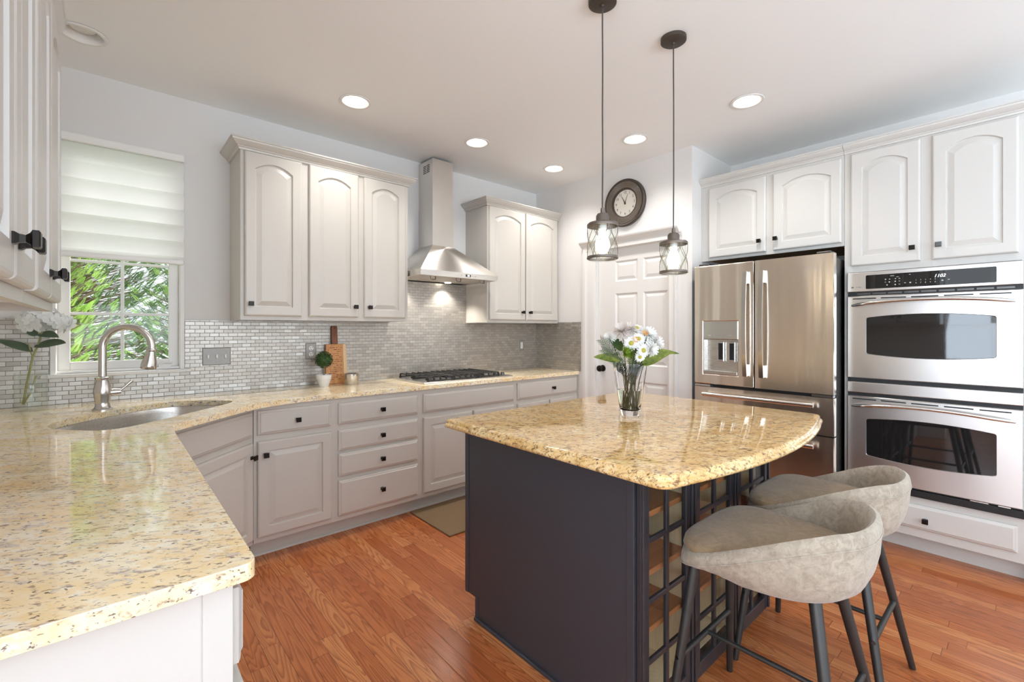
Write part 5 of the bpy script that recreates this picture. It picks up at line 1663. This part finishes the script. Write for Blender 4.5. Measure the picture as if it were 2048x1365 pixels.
obj('side_stem', MB().tube([PX(44, 810), PX(60, 785), PX(70, 752)], 0.004, 8).tube([PX(63, 716), PX(58, 700), PX(55, 688)], 0.003, 8), 'stem_pale', hy, smooth=40)
rh_ = random.Random(9)
hp = MB()
cc = PX(86, 646)
for k in range(85):
    u = rh_.uniform(-0.55, 1); a = rh_.uniform(0, 2 * PI); s_ = math.sqrt(max(0, 1 - u * u))
    dv = Vector((s_ * math.cos(a), s_ * math.sin(a), u))
    p = cc + Vector((dv.x * 0.095, dv.y * 0.085, dv.z * 0.050)) * rh_.uniform(0.72, 1.08)
    dd = (dv + Vector((rh_.uniform(-.6, .6), rh_.uniform(-.6, .6), rh_.uniform(-.5, .5)))).normalized()
    hp.join(petals(4, 0.001, 0.030, 0.0125, 0.35, 0, k), Matrix.Translation(p) @ orient(dd))
obj('flower_head', hp, 'petal', hy, recalc=False)
def hleaf(p0, p1, width, droop, nm='leaf'):
    a, b_ = Vector(p0), Vector(p1)
    dd = (b_ - a); ln = dd.length; dd.normalize()
    nrm = (TOW * 0.55 + Vector((0, 0, 0.8))).normalized()
    yv = nrm.cross(dd).normalized(); zv = dd.cross(yv).normalized()
    mm = Matrix((dd, yv, zv)).transposed().to_4x4(); mm.translation = a
    obj(nm, MB().join(leaf_mb(ln, width, droop, 0.25), mm), 'hleaf', hy, smooth=60, recalc=False)
hleaf(PX(70, 690), PX(146, 693, 0.03), 0.075, -0.10)
hleaf(PX(76, 668), PX(121, 672, 0.02), 0.050, 0.1)
hleaf(PX(64, 704), PX(-4, 674, 0.02), 0.045, 0.12)
hleaf(PX(72, 672), PX(58, 660, 0.02), 0.04, 0.1)

# ------------------------------------------------------------------ garden outside the sink window
struct('ground_outside', MB().box(-8, YB + T + 0.02, -0.6, 8, 14, -0.45), 'lawn')
def conifer(label, cx, cy, rad, height, n, mats, seed, density=1.0, z0=-0.45):
    r = thing('conifer_shrub', label, 'shrub', (cx, cy, z0))
    rn = random.Random(seed)
    wd_ = MB().tube([(0, 0, 0), (0.03, 0, height * 0.5), (0, 0.02, height * 0.95)], [0.05, 0.04, 0.012], 8)
    lf = {m_: MB() for m_ in mats}
    for k in range(n):
        h = rn.uniform(0.08, 1.0) * height
        a = rn.uniform(0, 2 * PI)
        if math.sin(a) > 0.5: a = -a
        rr = rad * (1.05 - 0.55 * h / height) * rn.uniform(0.5, 1.05)
        p0 = Vector((0, 0, h * 0.85)); p1 = Vector((rr * math.cos(a), rr * math.sin(a), h))
        wd_.tube([p0, p0.lerp(p1, 0.5) + Vector((0, 0, -0.03)), p1], [0.007, 0.005, 0.002], 4)
        mb = lf[mats[0] if rn.random() < 0.6 else mats[-1]]
        # a flat spray of small scale leaves
        out_d = (p1 - p0).normalized()
        e1 = (out_d + Vector((0, 0, rn.uniform(0.2, 1.0)))).normalized()
        e2 = e1.cross(Vector((rn.uniform(-1, 1), rn.uniform(-1, 1), rn.uniform(-0.3, 0.3)))).normalized()
        L_ = rn.uniform(0.07, 0.15) * density
        for j in range(15):
            t = j / 14
            for s_ in (-1, 1):
                b0 = p1 + e1 * (L_ * t)
                tip = b0 + (e1 * 0.75 + e2 * s_ * 0.65).normalized() * L_ * 0.34 * (1.1 - 0.85 * t)
                sd = (e1 * 0.65 - e2 * s_ * 0.75).normalized() * 0.0030 * density
                mid = b0.lerp(tip, 0.55)
                mb.add([b0, mid + sd, tip, mid - sd], [(0, 1, 2, 3)])
    obj('branches', wd_, 'bark', r, recalc=False)
    for m_, mb in lf.items():
        obj('foliage', mb, m_, r, recalc=False)
conifer('bright green feathery conifer nearest outside the sink window, on its left', -0.62, 5.35, 0.85, 3.3, 2300, ['conifer_light', 'conifer_light'], 1, 0.85)
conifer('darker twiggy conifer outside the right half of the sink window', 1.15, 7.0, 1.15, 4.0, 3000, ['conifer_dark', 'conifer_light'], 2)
conifer('dark green conifer behind the two others outside the sink window', -0.9, 11.2, 2.6, 5.4, 3000, ['conifer_dark', 'conifer_dark'], 3, 1.9)
